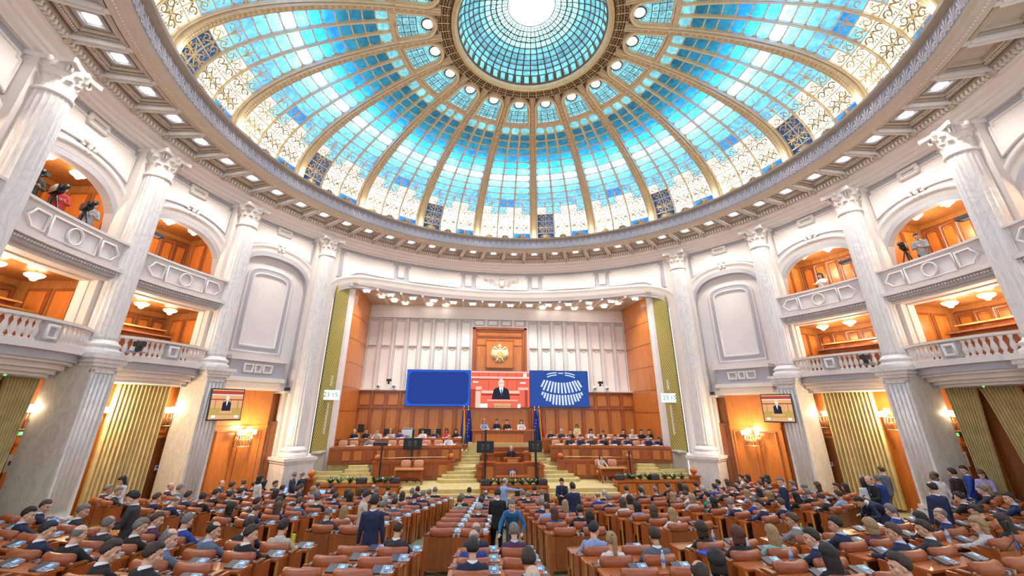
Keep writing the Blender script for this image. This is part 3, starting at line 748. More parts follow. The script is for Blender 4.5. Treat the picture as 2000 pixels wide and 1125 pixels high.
    for k in range(48):
        a = 2 * pi * k / 48; dx, dy = cos(a), sin(a); best = .31
        for i in range(len(pl)):
            (x0, y0), (x1, y1) = pl[i], pl[(i + 1) % len(pl)]; ex, ey = x1 - x0, y1 - y0; de = dx * ey - dy * ex
            if abs(de) < 1e-9: continue
            t_ = (x0 * ey - y0 * ex) / de; w_ = (x0 * dy - y0 * dx) / de
            if t_ > 0 and 0 <= w_ <= 1: best = max(best, t_)
        ring += [c_ + (u_ * dx + v_ * dy) * .28, c_ + (u_ * dx + v_ * dy) * best]
    g.m(g_aqua, False).add(ring, [(2 * k, 2 * k + 1, (2 * k + 3) % 96, (2 * k + 2) % 96) for k in range(48)])
    # spandrels beside the arched head
    for sg in (-1, 1):
        q = [D(sg * hw * cos(pi * .5 * i / 6), hs + 2.45 * sin(pi * .5 * i / 6), .0) for i in range(7)]; o2 = D(sg * 9, 70.8, .0); o1 = D(sg * 8.4, 68.0, .0)
        lat.m(brown_m, False).add([o1, o2, D(0, 70.8)] + q, [(0, 1, 3)] + [(1, 3 + i, 4 + i) for i in range(6)] + [(1, 9, 2)])
    # bronze tracery
    scr.m(brown_m)
    for x in (-.33, .0, .33):
        pts = [D(half_in(t) * x * 1.6, t, .03) for t in (62.4, 63.8, 65.2, 66.6)]; scr.tube(pts, .018, 4)
    for t in (63.8, 65.2, 66.6): scr.tube([D(half_in(t) * x, t, .03) for x in (-.88, -.4, 0, .4, .88)], .018, 4)
    for i in range(4):
        for t in (63.1, 64.5, 65.9):
            x = (-.66 + .44 * i) * 1.0; p = D(half_in(t) * x, t, .03); u = (D(half_in(t) * x + .8, t, .03) - p).normalized(); v = (D(half_in(t) * x, t + .8, .03) - p).normalized()
            curl(scr, p, u * (1 if i % 2 else -1), v, .075, 1.2, .013)
    co = D(0, 69.0, .04); u = (D(.5, 69.0, .04) - co).normalized(); v = (D(0, 69.5, .04) - co).normalized()
    for k in range(10):
        an = 2 * pi * k / 10 + .3; scr.tube([co + (u * cos(an) + v * sin(an)) * .30, co + (u * cos(an) + v * sin(an)) * .42], .014, 4)
        curl(scr, co + (u * cos(an + .3) + v * sin(an + .3)) * .39, u, v, .05, 1.1, .011)
    lat.m(brown_m, True).tube([co + (u * cos(pi * k / 12) + v * sin(pi * k / 12)) * .29 for k in range(25)], .035, 6, caps=False)
    ro = MB().m(g_white, False); ro.add([co + (u * cos(pi * k / 12) + v * sin(pi * k / 12)) * .285 for k in range(24)], [tuple(range(24))])
    return g, lat, scr, ro
mesv = [None, None]
for i in range(-10, 10):
    r = empty('window_%d' % (i + 11), loc=(0, 0, 0), rz=-rad(18 * i)); struct(r)
    v = (i + 1) % 2
    if mesv[v] is None: mesv[v] = [(x.build(n, r).data, n) for x, n in zip(bay_mesh(v), ('stained_glass', 'glazing_bars', 'gilt_scrollwork', 'round_pane'))]
    else:
        for me, n in mesv[v]: link(n, me, r)
# main ribs
def main_rib():
    b = MB(); n = 36
    def strip(prof, mm, t0=0, t1=71.5):
        b.m(mm, False); vs = []; q = len(prof)
        for i in range(n + 1):
            t = t0 + (t1 - t0) * i / n; w = drib_w(t) / 2; p = D(0, t); nn = (D(0, t, 1) - p).normalized()
            for x, y in prof: vs.append(p + Vector((x * w, 0, 0)) + nn * y)
        b.add(vs, [(i * q + k, i * q + k + 1, (i + 1) * q + k + 1, (i + 1) * q + k) for i in range(n) for k in range(q - 1)])
    strip([(-1, -.05), (-1, .10), (-.86, .16), (-.72, .12), (-.62, .12), (-.56, .24), (-.42, .27), (-.34, .2), (.34, .2), (.42, .27), (.56, .24), (.62, .12), (.72, .12), (.86, .16), (1, .10), (1, -.05)], gilt)
    for s in (-1, 1): strip([(s * .88, .155), (s * .80, .175), (s * .74, .14)], giltb)
    b.m(giltb, False)
    for k in range(48):
        t = 1 + k * 1.45; 
        if t > 69: break
        w = drib_w(t) / 2; p = D(0, t, .21); tn = (D(0, t + .3, .21) - p).normalized(); nn = (D(0, t, 1) - D(0, t)).normalized()
        for s in (-1, 1):
            q = [p + Vector((s * w * .30, 0, 0)), p + Vector((s * w * .06, 0, 0)) + tn * .02, p + Vector((s * w * .06, 0, 0)) + tn * .12, p + Vector((s * w * .30, 0, 0)) + tn * .1]
            b.add(q + [x + nn * .03 for x in q], [(4, 5, 6, 7), (0, 1, 5, 4), (2, 3, 7, 6), (0, 3, 7, 4), (1, 2, 6, 5)])
    return b
mr = None
for i in range(-10, 10):
    a = 18 * i + 9
    if mr is None: o = main_rib().build('trim_%d' % (i + 17)); mr = o.data
    else: o = link('trim_%d' % (i + 17), mr)
    o.rotation_euler = (0, 0, -rad(a)); struct(o)
# bronze lattice ring and oculus moulding
b = MB().m(brown_m, False); b.lathe([(DA * cos(rad(t)) , DZ + DB * sin(rad(t)) + .05) for t in (70.7, 72, 73, 74.5)], 120, cap=False)
b.m(gilt, False)
for k in range(60): 
    a = 6 * k; b.tube([D(a, 70.8, .0), D(a, 72.4, .0), D(a, 73.4, .02)], .022, 4)
for k in range(180):
    a = 2 * k
    for t in (71.3, 72.4, 73.2):
        p = D(a, t, .0); u = (D(a + .5, t, .0) - p).normalized(); v = (D(a, t + .5, .0) - p).normalized(); curl(b.m(gold), p, u, v, .05, 1.1, .010, 1 if k % 2 else -1)
for t in (72.9, 71.8, 70.9): b.m(gilt).tube([D(a, t, .0) for a in range(0, 361, 6)], .018, 4, caps=False)
struct(b.build('trim_40'))
b = MB().m(gilt, True).lathe([(3.70, 21.05), (3.68, 20.9), (3.64, 20.80), (3.56, 20.78), (3.50, 20.84), (3.44, 20.9), (3.44, 21.1)], 96, cap=False)
b.m(gold, True)
for r, z in ((3.66, 20.82), (3.54, 20.77)): b.tube([P(a, r, z) for a in range(0, 361, 5)], .035, 6, caps=False)
struct(b.build('trim_41'))
# lantern above the oculus
def lan(t): return 3.44 * cos(rad(t)), 21.1 + 1.6 * sin(rad(t))
r = empty('window_21'); struct(r)
g = MB(); LT = [0, 16, 24, 31, 37, 44, 50, 56, 61, 66, 71]
for k in range(len(LT) - 1): g.m(g_lant if k < 6 else g_aqua, False).lathe([lan(LT[k]), lan(LT[k + 1])], 96, cap=False)
g.m(g_white, False).lathe([lan(71), lan(80), (0, 21.1 + 1.6)], 48, cap=False); g.build('stained_glass', r)
l = MB().m(brown_m, False)
for k in range(48):
    a = 7.5 * k; l.tube([P(a, *lan(t)) * 1 for t in (0, 20, 40, 55, 71)], [.05, .035, .03, .022, .018], 4)
for t in LT: l.tube([P(a, *lan(t)) for a in range(0, 361, 5)], .03 if t > 11 else .07, 4, caps=False)
for k in range(48):
    a = 7.5 * k + 3.75
    for t in (5,):
        for s in (-1, 1): l.tube([P(a + s * 2.6, *lan(1)), P(a + s * 2.6, *lan(15.5))], .03, 4)
l.m(gilt, False)
for k in range(24):
    a = 15 * k
    for t, rr in ((58.5, .13), (63.5, .1), (68.5, .09)):
        p = P(a, *lan(t)); q = P(a + 1, *lan(t)); w = P(a, *lan(t + 1)); u = (q - p).normalized(); v = (w - p).normalized(); curl(l.m(brown_m), p, u, v, rr, 1.2, .016, 1 if k % 2 else -1); curl(l, P(a + 7.5, *lan(t)), u, v, rr, 1.2, .016, -1 if k % 2 else 1)
l.build('glazing_bars', r)
# ------------------------------------------------------------ stage: walls, ceiling
def text(s_, size, mtl, parent, M, name='lettering', align='CENTER', ext=.002, xs=1):
    c = bpy.data.curves.new(name, 'FONT'); c.body = s_; c.size = size; c.extrude = ext; c.align_x = align; c.align_y = 'CENTER'
    c.materials.append(mtl); t_ = bpy.data.objects.new(name, c); COL.objects.link(t_); bpy.context.view_layer.update(); me = bpy.data.meshes.new_from_object(t_.evaluated_get(bpy.context.evaluated_depsgraph_get())); bpy.data.objects.remove(t_); o = bpy.data.objects.new(name, me); COL.objects.link(o); o.parent = parent; o.matrix_local = M @ Matrix.Scale(xs, 4, (1, 0, 0)); return o
FACE = Matrix.Rotation(rad(90), 4, 'X')          # text plane facing -y
YB = 17.6
b = MB().m(plaster, False).box((0, YB + .15, 9.0), (21, .3, 6.9)); 
# pale ribbed panels left and right of the emblem niche
for s in (-1, 1):
    x0, x1 = 2.1, 9.9; n = 8; w = (x1 - x0) / n
    for i in range(n):
        xa, xb = s * (x0 + w * i), s * (x0 + w * (i + 1)); xc = (xa + xb) / 2
        b.m(cream, False).box((xc, YB - .01, 8.5), (w * .62, .03, 5.2))
        b.m(lilac, False).box((xc, YB - .03, 11.0), (w * .62, .07, .05)); b.box((xc, YB - .02, 10.9), (w * .5, .08, .04))
        b.m(beige, False).box((xc, YB - .09, 9.05), (w * .56, .2, .09)); b.m(plaster).box((xc, YB - .05, 8.95), (w * .42, .12, .08)).box((xc, YB - .04, 8.86), (w * .2, .1, .08))
    for i in range(n + 1):
        xa = s * (x0 + w * i)
        b.m(lilac, False).box((xa, YB - .03, 8.5), (.30, .08, 5.2)); b.m(plaster).box((xa - .10, YB - .06, 8.5), (.05, .16, 5.2)).box((xa + .10, YB - .06, 8.5), (.05, .16, 5.2)).box((xa, YB - .09, 8.5), (.1, .12, 5.2))
    b.m(plaster, False).box((s * (x0 + x1) / 2, YB - .08, 11.18), (x1 - x0 + .2, .18, .1))
for i in range(4):
    xc = -1.58 + 1.05 * i; b.m(lilac, False).box((xc, YB - .02, 10.9), (.85, .06, .46)); b.m(cream).box((xc, YB - .05, 10.9), (.62, .04, .28))
b.m(plaster).box((0, YB - .05, 11.18), (4.3, .12, .08)).box((0, YB - .05, 10.6), (4.3, .12, .08)).box((0, YB - .38, 5.93), (20.3, .76, .1))
struct(b.build('wall_back'))
# wooden emblem niche
b = MB().m(wood_o, False).box((0, YB - .06, 7.9), (4.1, .12, 5.2)).m(wood_b)
for s in (-1, 1): b.box((s * 1.96, YB - .16, 7.9), (.18, .2, 5.2)); b.box((s * 1.74, YB - .14, 7.9), (.07, .12, 5.2)); b.box((s * 1.35, YB - .13, 9.2), (.75, .06, .07))
b.box((0, YB - .16, 10.45), (4.1, .2, .16)).box((0, YB - .14, 10.25), (3.5, .12, .06)).box((0, YB - .14, 9.9), (3.5, .12, .12)).box((0, YB - .13, 9.78), (3.4, .1, .05))
b.m(wood_o).box((0, YB - .16, 8.55), (2.05, .2, 2.0)); b.m(wood_b)
for s in (-1, 1): b.box((s * 1.02, YB - .24, 8.55), (.07, .1, 2.05)); b.box((0, YB - .24, 8.55 + s * 1.0), (2.1, .1, .07))
struct(b.build('trim_42'))
em = empty('coat_of_arms', 'large gilded eagle coat of arms high on the wooden niche above the screens', 'emblem', (0, YB - .3, 8.5))
b = MB().m(giltb, True)
b.ball((0, 0, .05), .3, 14, (1, .45, 1.35)); b.ball((.0, -.02, .58), .13, 12, (1, .8, 1.1)); b.tube([(-.05, -.03, .60), (-.18, -.04, .58), (-.22, -.04, .52)], [.06, .04, .01], 6); b.tube([(0, 0, .35), (0, 0, .55)], .1, 8)
b.build('eagle_body', em)
for s in (-1, 1):
    b = MB().m(giltb, True); b.tube([(s * .15, 0, .35), (s * .42, 0, .52), (s * .55, 0, .38)], [.08, .09, .05], 8)
    for k in range(6): x = s * (.60 - .07 * k); b.tube([(x * .9, -.01 * k, .42 - .02 * k), (x * 1.05, -.01 * k, .05 - .03 * k), (x * .95, 0, -.34 - .03 * k)], [.05, .06, .02], 6, flat=.6)
    b.build('wing', em)
    b = MB().m(giltb, True).tube([(s * .12, 0, -.2), (s * .2, -.03, -.42), (s * .34, -.03, -.5)], [.08, .06, .02], 6).tube([(s * .2, -.06, -.42), (s * .42, -.08, -.1), (s * .46, -.08, .02)], [.02, .02, .04], 5); b.build('leg', em)
b = MB().m(giltb, True)
for k in range(-3, 4): b.tube([(k * .05, 0, -.3), (k * .10, 0, -.62 + abs(k) * .05)], [.05, .03], 6, flat=.6)
b.build('tail', em)
b = MB().m(gold, False); b.prism([(-.2, .22), (.2, .22), (.2, -.1), (.12, -.22), (0, -.3), (-.12, -.22), (-.2, -.1)][::-1], 0, .08, Matrix.Translation((0, -.08, 0)) @ FACE)
for x, z in ((-.1, .1), (.1, .1), (-.1, -.06), (.1, -.06), (0, -.2)): b.ball((x, -.18, z), .045, 8)
b.build('shield', em); MB().m(gold, True).tube([(-.08, 0, .70), (0, 0, .78), (.08, 0, .70)], .035, 6).tube([(-.09, 0, .68), (.09, 0, .68)], .04, 6).build('crown', em)
# wooden back wall below
b = MB().m(wood_o, False).box((0, 17.15, 4.0), (20.3, .2, 3.85)).m(wood_b)
b.box((0, 17.0, 4.78), (20.2, .16, .12)).box((0, 17.0, 5.84), (20.2, .2, .14)).box((0, 17.02, 5.7), (20.2, .14, .06))
for s in (-1, 1):
    for i in range(9):
        x = s * (2.15 + .96 * i); b.m(wood_b, False).box((x, 17.0, 5.3), (.14, .12, .95)).box((x, 17.0, 3.6), (.12, .14, 2.3)); b.m(wood_o)
        if i < 8:
            xc = x + s * .48; b.box((xc, 17.03, 5.3), (.66, .06, .74)).m(wood_b).box((xc, 17.02, 4.93), (.66, .1, .04)).m(wood_o).box((xc, 17.03, 3.55), (.62, .06, 2.2)); b.m(wood_l).box((xc, 17.01, 3.55), (.03, .05, 2.1))
struct(b.build('wall_back_lower'))
# curved wooden side walls, white strips, gilded lattice, ceiling
giltlat = mat('lattice_gold', (.66, .54, .14), .45)
gl = mat('lattice_backing', (.20, .20, .07), .6)
def wallstrip(b, pts, z0, z1, th=.12):
    vs = []; n = len(pts)
    for i, (x, y) in enumerate(pts):
        d = Vector(pts[min(i + 1, n - 1)]) - Vector(pts[max(i - 1, 0)]); nn = Vector((d.y, -d.x)).normalized() * th * (1 if pts[0][0] > 0 else -1)
        vs += [(x, y, z0), (x, y, z1), (x + nn.x, y + nn.y, z1), (x + nn.x, y + nn.y, z0)]
    b.add(vs, [(4 * i + k, 4 * i + (k + 1) % 4, 4 * i + 4 + (k + 1) % 4, 4 * i + 4 + k) for i in range(n - 1) for k in range(4)] + [(0, 1, 2, 3), (4 * n - 1, 4 * n - 2, 4 * n - 3, 4 * n - 4)])
for s in (-1, 1):
    b = MB().m(wood_o, False); pts = [(9.95, 17.6), (9.9, 16.6), (9.88, 15.6), (9.9, 14.7), (9.98, 13.9), (10.12, 13.2)]; pts = [(s * x, y) for x, y in pts]
    wallstrip(b, pts, .9, 12.12); b.m(wood_b, False)
    for z in (2.9, 4.5, 5.9, 7.4, 8.9, 10.4): wallstrip(b, [(x - s * .03, y) for x, y in pts], z, z + .06, .1)
    for x, y in (pts[1], pts[3]): b.box((x - s * .01, y, 6.5), (.03, .03, 11.2))
    b.m(wood_d, False).box((s * 9.93, 16.2, 3.2), (.12, .8, 2.1)); b.m(MAT['lcd'])
    struct(b.build('wall_%s_stage' % SIDE[s]))
    b = MB().m(plaster, False); wallstrip(b, [(s * 10.08, 13.25), (s * 10.2, 12.95), (s * 10.3, 12.85)], .9, 12.15, .15); wallstrip(b, [(s * 10.3, 12.86), (s * 10.75, 11.95)], .9, 2.35, .0 + .1); b.box((s * 10.5, 12.35, 2.4), (.6, 1.0, .1)); struct(b.build('trim_%d' % (44 + s)))
    b = MB().m(gl, False); wallstrip(b, [(s * 10.3, 12.84), (s * 10.55, 12.4), (s * 10.82, 11.85)], 2.35, 12.1, .1); b.m(giltlat, False)
    A_, B_ = Vector((s * 10.3, 12.84, 0)), Vector((s * 10.82, 11.85, 0)); L_ = (B_ - A_).length; du = (B_ - A_) / L_; off = Vector((du.y, -du.x, 0)); off *= (-1 if off.dot(A_) > 0 else 1) * .125
    for k in range(-7, 58):
        for sg in (-1, 1):
            za = 2.35 + k * .17 + (0 if sg > 0 else L_); zb_ = za + sg * L_; l0, l1 = 0, L_
            if min(za, zb_) > 12.1 or max(za, zb_) < 2.35: continue
            if sg > 0: l0 = max(0, 2.35 - za); l1 = min(L_, 12.1 - za)
            else: l1 = min(L_, za - 2.35); l0 = max(0, za - 12.1)
            if l1 <= l0: continue
            p0 = A_ + du * l0 + off + Vector((0, 0, za + sg * l0)); p1 = A_ + du * l1 + off + Vector((0, 0, za + sg * l1)); w = Vector((0, 0, .032))
            b.add([p0 - w, p0 + w, p1 + w, p1 - w], [(0, 1, 2, 3)])
    struct(b.build('wall_%s_lattice' % SIDE[s]))
sc_ = MB().m(beige, False)
vs = []; n = 40
for i in range(n + 1):
    a = -43 + 86 * i / n; p = P(a, 15.95); 
    vs += [(p.x, p.y, 12.26), (p.x * .93 if abs(p.x) > 10 else p.x, 17.7, 12.12), (p.x, p.y, 12.5), (p.x * .93 if abs(p.x) > 10 else p.x, 17.7, 12.5)]
sc_.add(vs, [(4 * i, 4 * i + 4, 4 * i + 5, 4 * i + 1) for i in range(n)] + [(4 * i + 2, 4 * i + 3, 4 * i + 7, 4 * i + 6) for i in range(n)])
for s in (-1, 1): sc_.box((s * 10.45, 15.1, 12.35), (1.5, 5.4, .2))
sc_.m(plaster, False)
xs = [-9.3 + 1.43 * i for i in range(14)]
for x in xs:
    xm = x - .71; y0 = math.sqrt(max(1, 15.9 ** 2 - xm * xm)); sc_.box((xm, (y0 + 17.5) / 2, 12.15), (.12, 17.5 - y0, .12))
struct(sc_.build('ceiling_stage'))
spotp = None
for i, x in enumerate(xs):
    y = math.sqrt(15.95 ** 2 - x * x) + .55
    if spotp is None:
        spotp = empty('stage_spotlight', 'x', 'spotlight', (x, y, 12.17)); MB().m(plaster, False).box((0, 0, 0), (.62, .56, .05)).m(dgrey).box((0, .0, -.03), (.46, .4, .04)).build('frame', spotp)
        MB().m(cofg, True).tube([(-.13, 0, -.04), (-.1, -.06, -.13)], [.1, .12], 12).tube([(.13, 0, -.04), (.1, -.06, -.13)], [.1, .12], 12).build('lamp_head', spotp); c = spotp
    else: c = copy_tree(spotp)
    c.location = (x, y, 12.17); tag(c, 'square twin spotlight in the stage ceiling front row, %s from left' % ORDN(i), 'spotlight', 'front row of stage ceiling spotlights')
for i, (x, y) in enumerate(((-8.6, 15.0), (-7.9, 16.1), (-7.2, 16.8), (-5.4, 17.0), (-4.2, 17.1), (8.6, 15.0), (7.9, 16.1), (7.0, 16.8), (5.8, 17.0), (4.5, 17.1), (3.3, 17.15))):
    o = MB().m(cofg, True).lathe([(0, -.03), (.2, -.03), (.22, 0)], 20).m(plaster).lathe([(.22, .01), (.25, -.02), (.27, .01)], 20, cap=False).build('round_downlight', loc=(x, y, 12.06)); tag(o, 'round white stage ceiling downlight, %s from the %s corner' % (ORDN(i if i < 5 else i - 5), 'left' if i < 5 else 'right'), 'downlight', 'round downlights of the stage ceiling')
# ------------------------------------------------------------ stage floor and steps
PZ = .97
def bowstep(b, x0, x1, yf, zb, zt, yb, rnd=.5, bow=0.0):
    pts = []
    n = 8
    for i in range(n + 1): a = pi * .5 * i / n; pts.append((x0 + rnd * (1 - sin(a)), yf + rnd * .6 * (1 - cos(a)) if 0 else yf + rnd * .7 * (1 - cos(pi / 2 - a))))
    pts = [(x0, yb)] + [(x0 + rnd * (1 - cos(pi / 2 * i / n)), yf + rnd * (1 - sin(pi / 2 * i / n))) for i in range(n + 1)] + [(x1 - rnd * (1 - sin(pi / 2 * (i) / n)), yf + rnd * (1 - cos(pi / 2 * i / n))) for i in range(n + 1)] + [(x1, yb)]
    b.prism(pts, zb, zt)
b = MB().m(carpet, False)
b.box((0, 13.75, PZ / 2), (21.2, 7.2, PZ)).box((0, 9.72, PZ / 2), (10.9, .84, PZ)); 
for k in range(5): b.box((0, 9.3 - .14 * (k + 1) - .0, (PZ - .16 * (k + 1)) / 2 - .02), (11.0, .28 * (k + 1), PZ - .16 * (k + 1) + .0))
for s in (-1, 1):
    o = .15
    for k in range(4):       # curved steps beside the lectern block
        xo = o + s * (3.95 - .22 * k); xi = o + s * 1.75; x0, x1 = min(xo, xi), max(xo, xi)
        pts_y = 11.2 + .38 * k; bowstep(b, x0 - (0 if s < 0 else .0), x1, pts_y, PZ - .02, PZ + .155 * (k + 1), 14.2, .35)
    for k in range(4): b.box((o + s * 2.5, 14.6 + .28 * k, (1.59 + .16 * k) / 2 + .2), (1.9 if k < 3 else 2.2, 1.4, 1.59 + .16 * (k + 1) - .4))
    # carpeted podia under the two desk banks, with side steps
    pl = [(s * 2.7, 13.0), (s * 6.4, 12.6), (s * 9.75, 12.0), (s * 9.8, 17.1), (s * 2.7, 17.1)]; pl = pl if s > 0 else pl[::-1]
    b.prism(pl, .5, 1.86); pl = [(s * 2.6, 14.6), (s * 9.75, 13.9), (s * 9.8, 17.1), (s * 2.6, 17.1)]; pl = pl if s > 0 else pl[::-1]; b.prism(pl, 1.8, 2.12)
    for k in range(5): b.box((s * (8.1 - .0), 11.15 + .17 * k, (PZ + .16 * (k + 1)) / 2), (2.0 - .25 * k, .36, PZ + .16 * (k + 1)), rz=-s * .1)
    for k in range(6): b.box((s * 9.6, 10.2 + .3 * k, .35 + .17 * k / 2), (1.5, .34, .3 + .17 * k + .3))
b.box((.15, 15.9, 2.3), (4.6, 2.4, .75))
for k in range(5): pass
struct(b.build('floor_stage'))
b = MB().m(giltb, False)
# ------------------------------------------------------------ desks
def panelrow(b, pts, z0, z1, n, th=.05):
    """desk front along a polyline: board, rails and sunk panels"""
    b.m(wood_b, False)
    L = [0]
    for i in range(1, len(pts)): L.append(L[-1] + (Vector(pts[i]) - Vector(pts[i - 1])).length)
    def at(l):
        for i in range(1, len(pts)):
            if l <= L[i] + 1e-6: t = (l - L[i - 1]) / (L[i] - L[i - 1]); d = (Vector(pts[i]) - Vector(pts[i - 1])).normalized(); return Vector(pts[i - 1]).lerp(Vector(pts[i]), t), math.atan2(d.y, d.x)
    for i in range(1, len(pts)):
        p, an = at((L[i] + L[i - 1]) / 2); ln = L[i] - L[i - 1]
        b.m(wood_b).box((p.x, p.y, (z0 + z1) / 2), (ln + .04, .08, z1 - z0), rz=an); b.m(wood_d).box((p.x, p.y - .05, z0 + .06), (ln, .05, .1), rz=an); b.m(wood_t).box((p.x, p.y - .05, z1 - .05), (ln, .05, .06), rz=an)
    for i in range(n):
        p, an = at(L[-1] * (i + .5) / n); w = L[-1] / n
        b.m(wood_o if i % 3 else wood_b).box((p.x, p.y - .05, (z0 + z1) / 2), (w * .66, .04, (z1 - z0) * .56), rz=an); b.m(wood_d).box((p.x, p.y - .04, (z0 + z1) / 2), (w * .76, .03, (z1 - z0) * .68), rz=an)
def topalong(b, pts, z, d=.6, t=.05, y=.25):
    for i in range(1, len(pts)):
        p = (Vector(pts[i]) + Vector(pts[i - 1])) / 2; dd = Vector(pts[i]) - Vector(pts[i - 1]); b.m(wood_t, False).box((p.x, p.y + y, z - t / 2), (dd.length + .05, d, t), rz=math.atan2(dd.y, dd.x))
def bank(s, row):
    if row == 0: pts = [(s * 2.66 + .1, 12.9), (s * 4.8, 12.78), (s * 7.0, 12.45), (s * 8.7, 12.1), (s * 9.75, 11.8)]; z0, z1 = 1.8, 2.64
    else: pts = [(s * 2.6, 14.35), (s * 5.0, 14.25), (s * 7.4, 13.95), (s * 9.7, 13.5)]; z0, z1 = 2.1, 2.94
    if s < 0: pts = pts[::-1]
    r = empty('official_desk', 'long panelled wooden desk on the %s of the stage, %s' % (SIDE[s], 'front row' if row == 0 else 'back row'), 'desk', (0, 0, 0))
    b = MB(); panelrow(b, pts, z0, z1, 12 if row == 0 else 14); b.build('front_panel', r); b = MB(); topalong(b, pts, z1 + .04); b.build('desktop', r)
    return pts
for s in (-1, 1):
    for row in (0, 1): bank(s, row)
# curved screen walls with ball finials
for s in (-1, 1):
    r = empty('stage_screen_wall', 'low curved wooden screen wall with ball finials on the %s of the stage' % SIDE[s], 'screen wall', (0, 0, 0))
    pts = [(s * 3.15 + .05, 12.25), (s * 4.5, 12.2), (s * 5.8, 12.0), (s * 7.1, 11.7)]; pts = pts if s > 0 else pts[::-1]
    b = MB(); panelrow(b, pts, .97, 1.95, 5); topalong(b, pts, 2.0, .2, .06, 0); b.m(brass, True).tube([(x, y, 2.12) for x, y in pts], .02, 6); b.build('screen_panel', r)
    for x, y in (pts[0], pts[-1]):
        n_ = MB().m(wood_b, False).box((x, y, 1.45), (.34, .34, .98)).box((x, y, 1.96), (.42, .42, .08)).m(wood_o, True).lathe([(.05, 0), (.06, .05), (.14, .12), (.16, .2), (.12, .29), (0, .34)], 14, (x, y, 1.99)).build('newel', r)
# president's desk
r = empty('presidium_desk', 'tall central wooden desk of the presidium with two large panels', 'desk', (0, 0, 0)); o = .1
b = MB().m(wood_b, False).box((o, 15.05, 2.8), (4.0, .2, 1.15)).m(wood_o).box((o, 14.93, 2.78), (2.6, .06, .8)).box((o - 1.62, 14.93, 2.78), (.42, .06, .8)).box((o + 1.1, 14.92, 2.78), (.6, .06, .8)).m(wood_d).box((o, 14.92, 2.26), (4.0, .1, .08))
for x in (-1.9, -1.35, 1.35, 1.9): b.m(wood_b).box((o + x, 14.92, 2.8), (.1, .1, 1.1))
b.build('front_panel', r); MB().m(wood_t, False).box((o, 15.25, 3.4), (4.15, .75, .06)).build('desktop', r); MB().m(wood_b, False).box((o - 1.95, 15.4, 2.8), (.1, .6, 1.15)).box((o + 1.95, 15.4, 2.8), (.1, .6, 1.15)).build('side_panels', r)
# wall behind the lectern and side counters
r = empty('lectern_enclosure', 'stepped wooden enclosure wall curving behind the speaker', 'enclosure', (0, 0, 0)); o = .2
b = MB(); panelrow(b, [(o - 1.35, 12.9), (o - .9, 13.4), (o, 13.6), (o + .9, 13.4), (o + 1.35, 12.9)], 1.2, 2.2, 5); topalong(b, [(o - 1.35, 12.9), (o - .9, 13.4), (o, 13.6), (o + .9, 13.4), (o + 1.35, 12.9)], 2.26, .3, .06, 0)
b.m(wood_b, False).box((o, 14.3, 1.9), (3.0, .2, 1.1)).m(wood_t).box((o, 14.3, 2.47), (3.1, .3, .06)); b.m(brass).box((o, 14.2, 2.5), (3.1, .02, .03)); b.build('wall_panel', r)
for s in (-1, 1):
    MB().m(wood_b, False).box((o + s * 1.05, 12.5, 1.6), (.3, .3, 1.3)).m(wood_t).box((o + s * 1.05, 12.5, 2.27), (.4, .4, .07)).m(wood_b, True).lathe([(.2, 0), (.22, .05), (.16, .1)], 12, (o + s * 1.05, 12.5, 2.3)).build('newel', r)
r = empty('podium_desk', 'wide wooden podium desk below the speaker with projecting wings', 'desk', (0, 0, 0))
b = MB().m(wood_b, False).box((o, 11.75, 1.4), (1.9, .5, .9)).box((o - 1.25, 11.8, 1.42), (.8, .5, .95)).box((o + 1.25, 11.8, 1.42), (.8, .5, .95))
b.m(wood_o).box((o - 1.22, 11.53, 1.4), (.55, .04, .6)).box((o + 1.22, 11.53, 1.4), (.55, .04, .6)).m(wood_d).box((o - .82, 11.5, 1.4), (.06, .06, .85)).box((o + .82, 11.5, 1.4), (.06, .06, .85)); b.build('front_panel', r)
b = MB().m(wood_t, False).box((o, 11.75, 1.86), (1.95, .55, .05)).box((o - 1.27, 11.75, 1.91), (.95, .62, .05)).box((o + 1.27, 11.75, 1.91), (.95, .62, .05)); b.build('desktop', r)
for s in (-1, 1): MB().m(wood_b, False).box((o + s * 1.72, 11.75, 1.35), (.3, .55, .9)).m(wood_t).box((o + s * 1.72, 11.72, 1.72), (.42, .66, .08)).box((o + s * 1.72, 11.72, 1.3), (.36, .6, .06)).build('newel', r)
lecm = MB().m(wood_b, False).box((.37, 12.15, 1.55), (.72, .45, 1.0)).m(wood_t).box((.37, 12.1, 2.08), (.95, .5, .05)).m(wood_b).box((.37, 11.9, 1.9), (.7, .06, .3))
r = empty('lectern', 'speaker\'s wooden lectern with pale inscription plate in the centre of the stage', 'lectern', (0, 0, 0)); lecm.build('body', r)
ip_ = MB().m(wood_l, False).box((.37, 11.86, 1.93), (.56, .03, .2)).build('inscription_plate', r); text('CAMERA DEPUTAȚILOR', .055, dgrey, ip_, Matrix.Translation((.37, 11.84, 1.93)) @ FACE)
MB().m(black, True).tube([(.3, 12.2, 2.1), (.3, 12.1, 2.32)], .012, 5).tube([(.44, 12.2, 2.1), (.44, 12.1, 2.32)], .012, 5).build('microphones', r)
o_ = MB().m(wood_t, False).box((.25, 11.0, 1.30), (1.85, .5, .05)).m(wood_b).box((.25, 11.15, 1.13), (1.5, .1, .3)).build('front_table'); tag(o_, 'low narrow wooden table in front of the podium behind the plants', 'table')
r = empty('arms_board', 'small blue board with gold and white columns leaning on the podium', 'sign', (.31, 11.35, 1.4)); MB().m(mat('navy_board', (.02, .06, .22), .5), False).box((0, 0, 0), (.46, .04, .36)).build('board', r)
MB().m(giltb, False).box((-.13, -.025, 0), (.05, .01, .24)).box((0, -.025, .02), (.07, .01, .26)).box((.13, -.025, 0), (.05, .01, .24)).box((-.065, -.025, .05), (.03, .01, .14)).box((.065, -.025, .05), (.03, .01, .14)).build('columns', r)
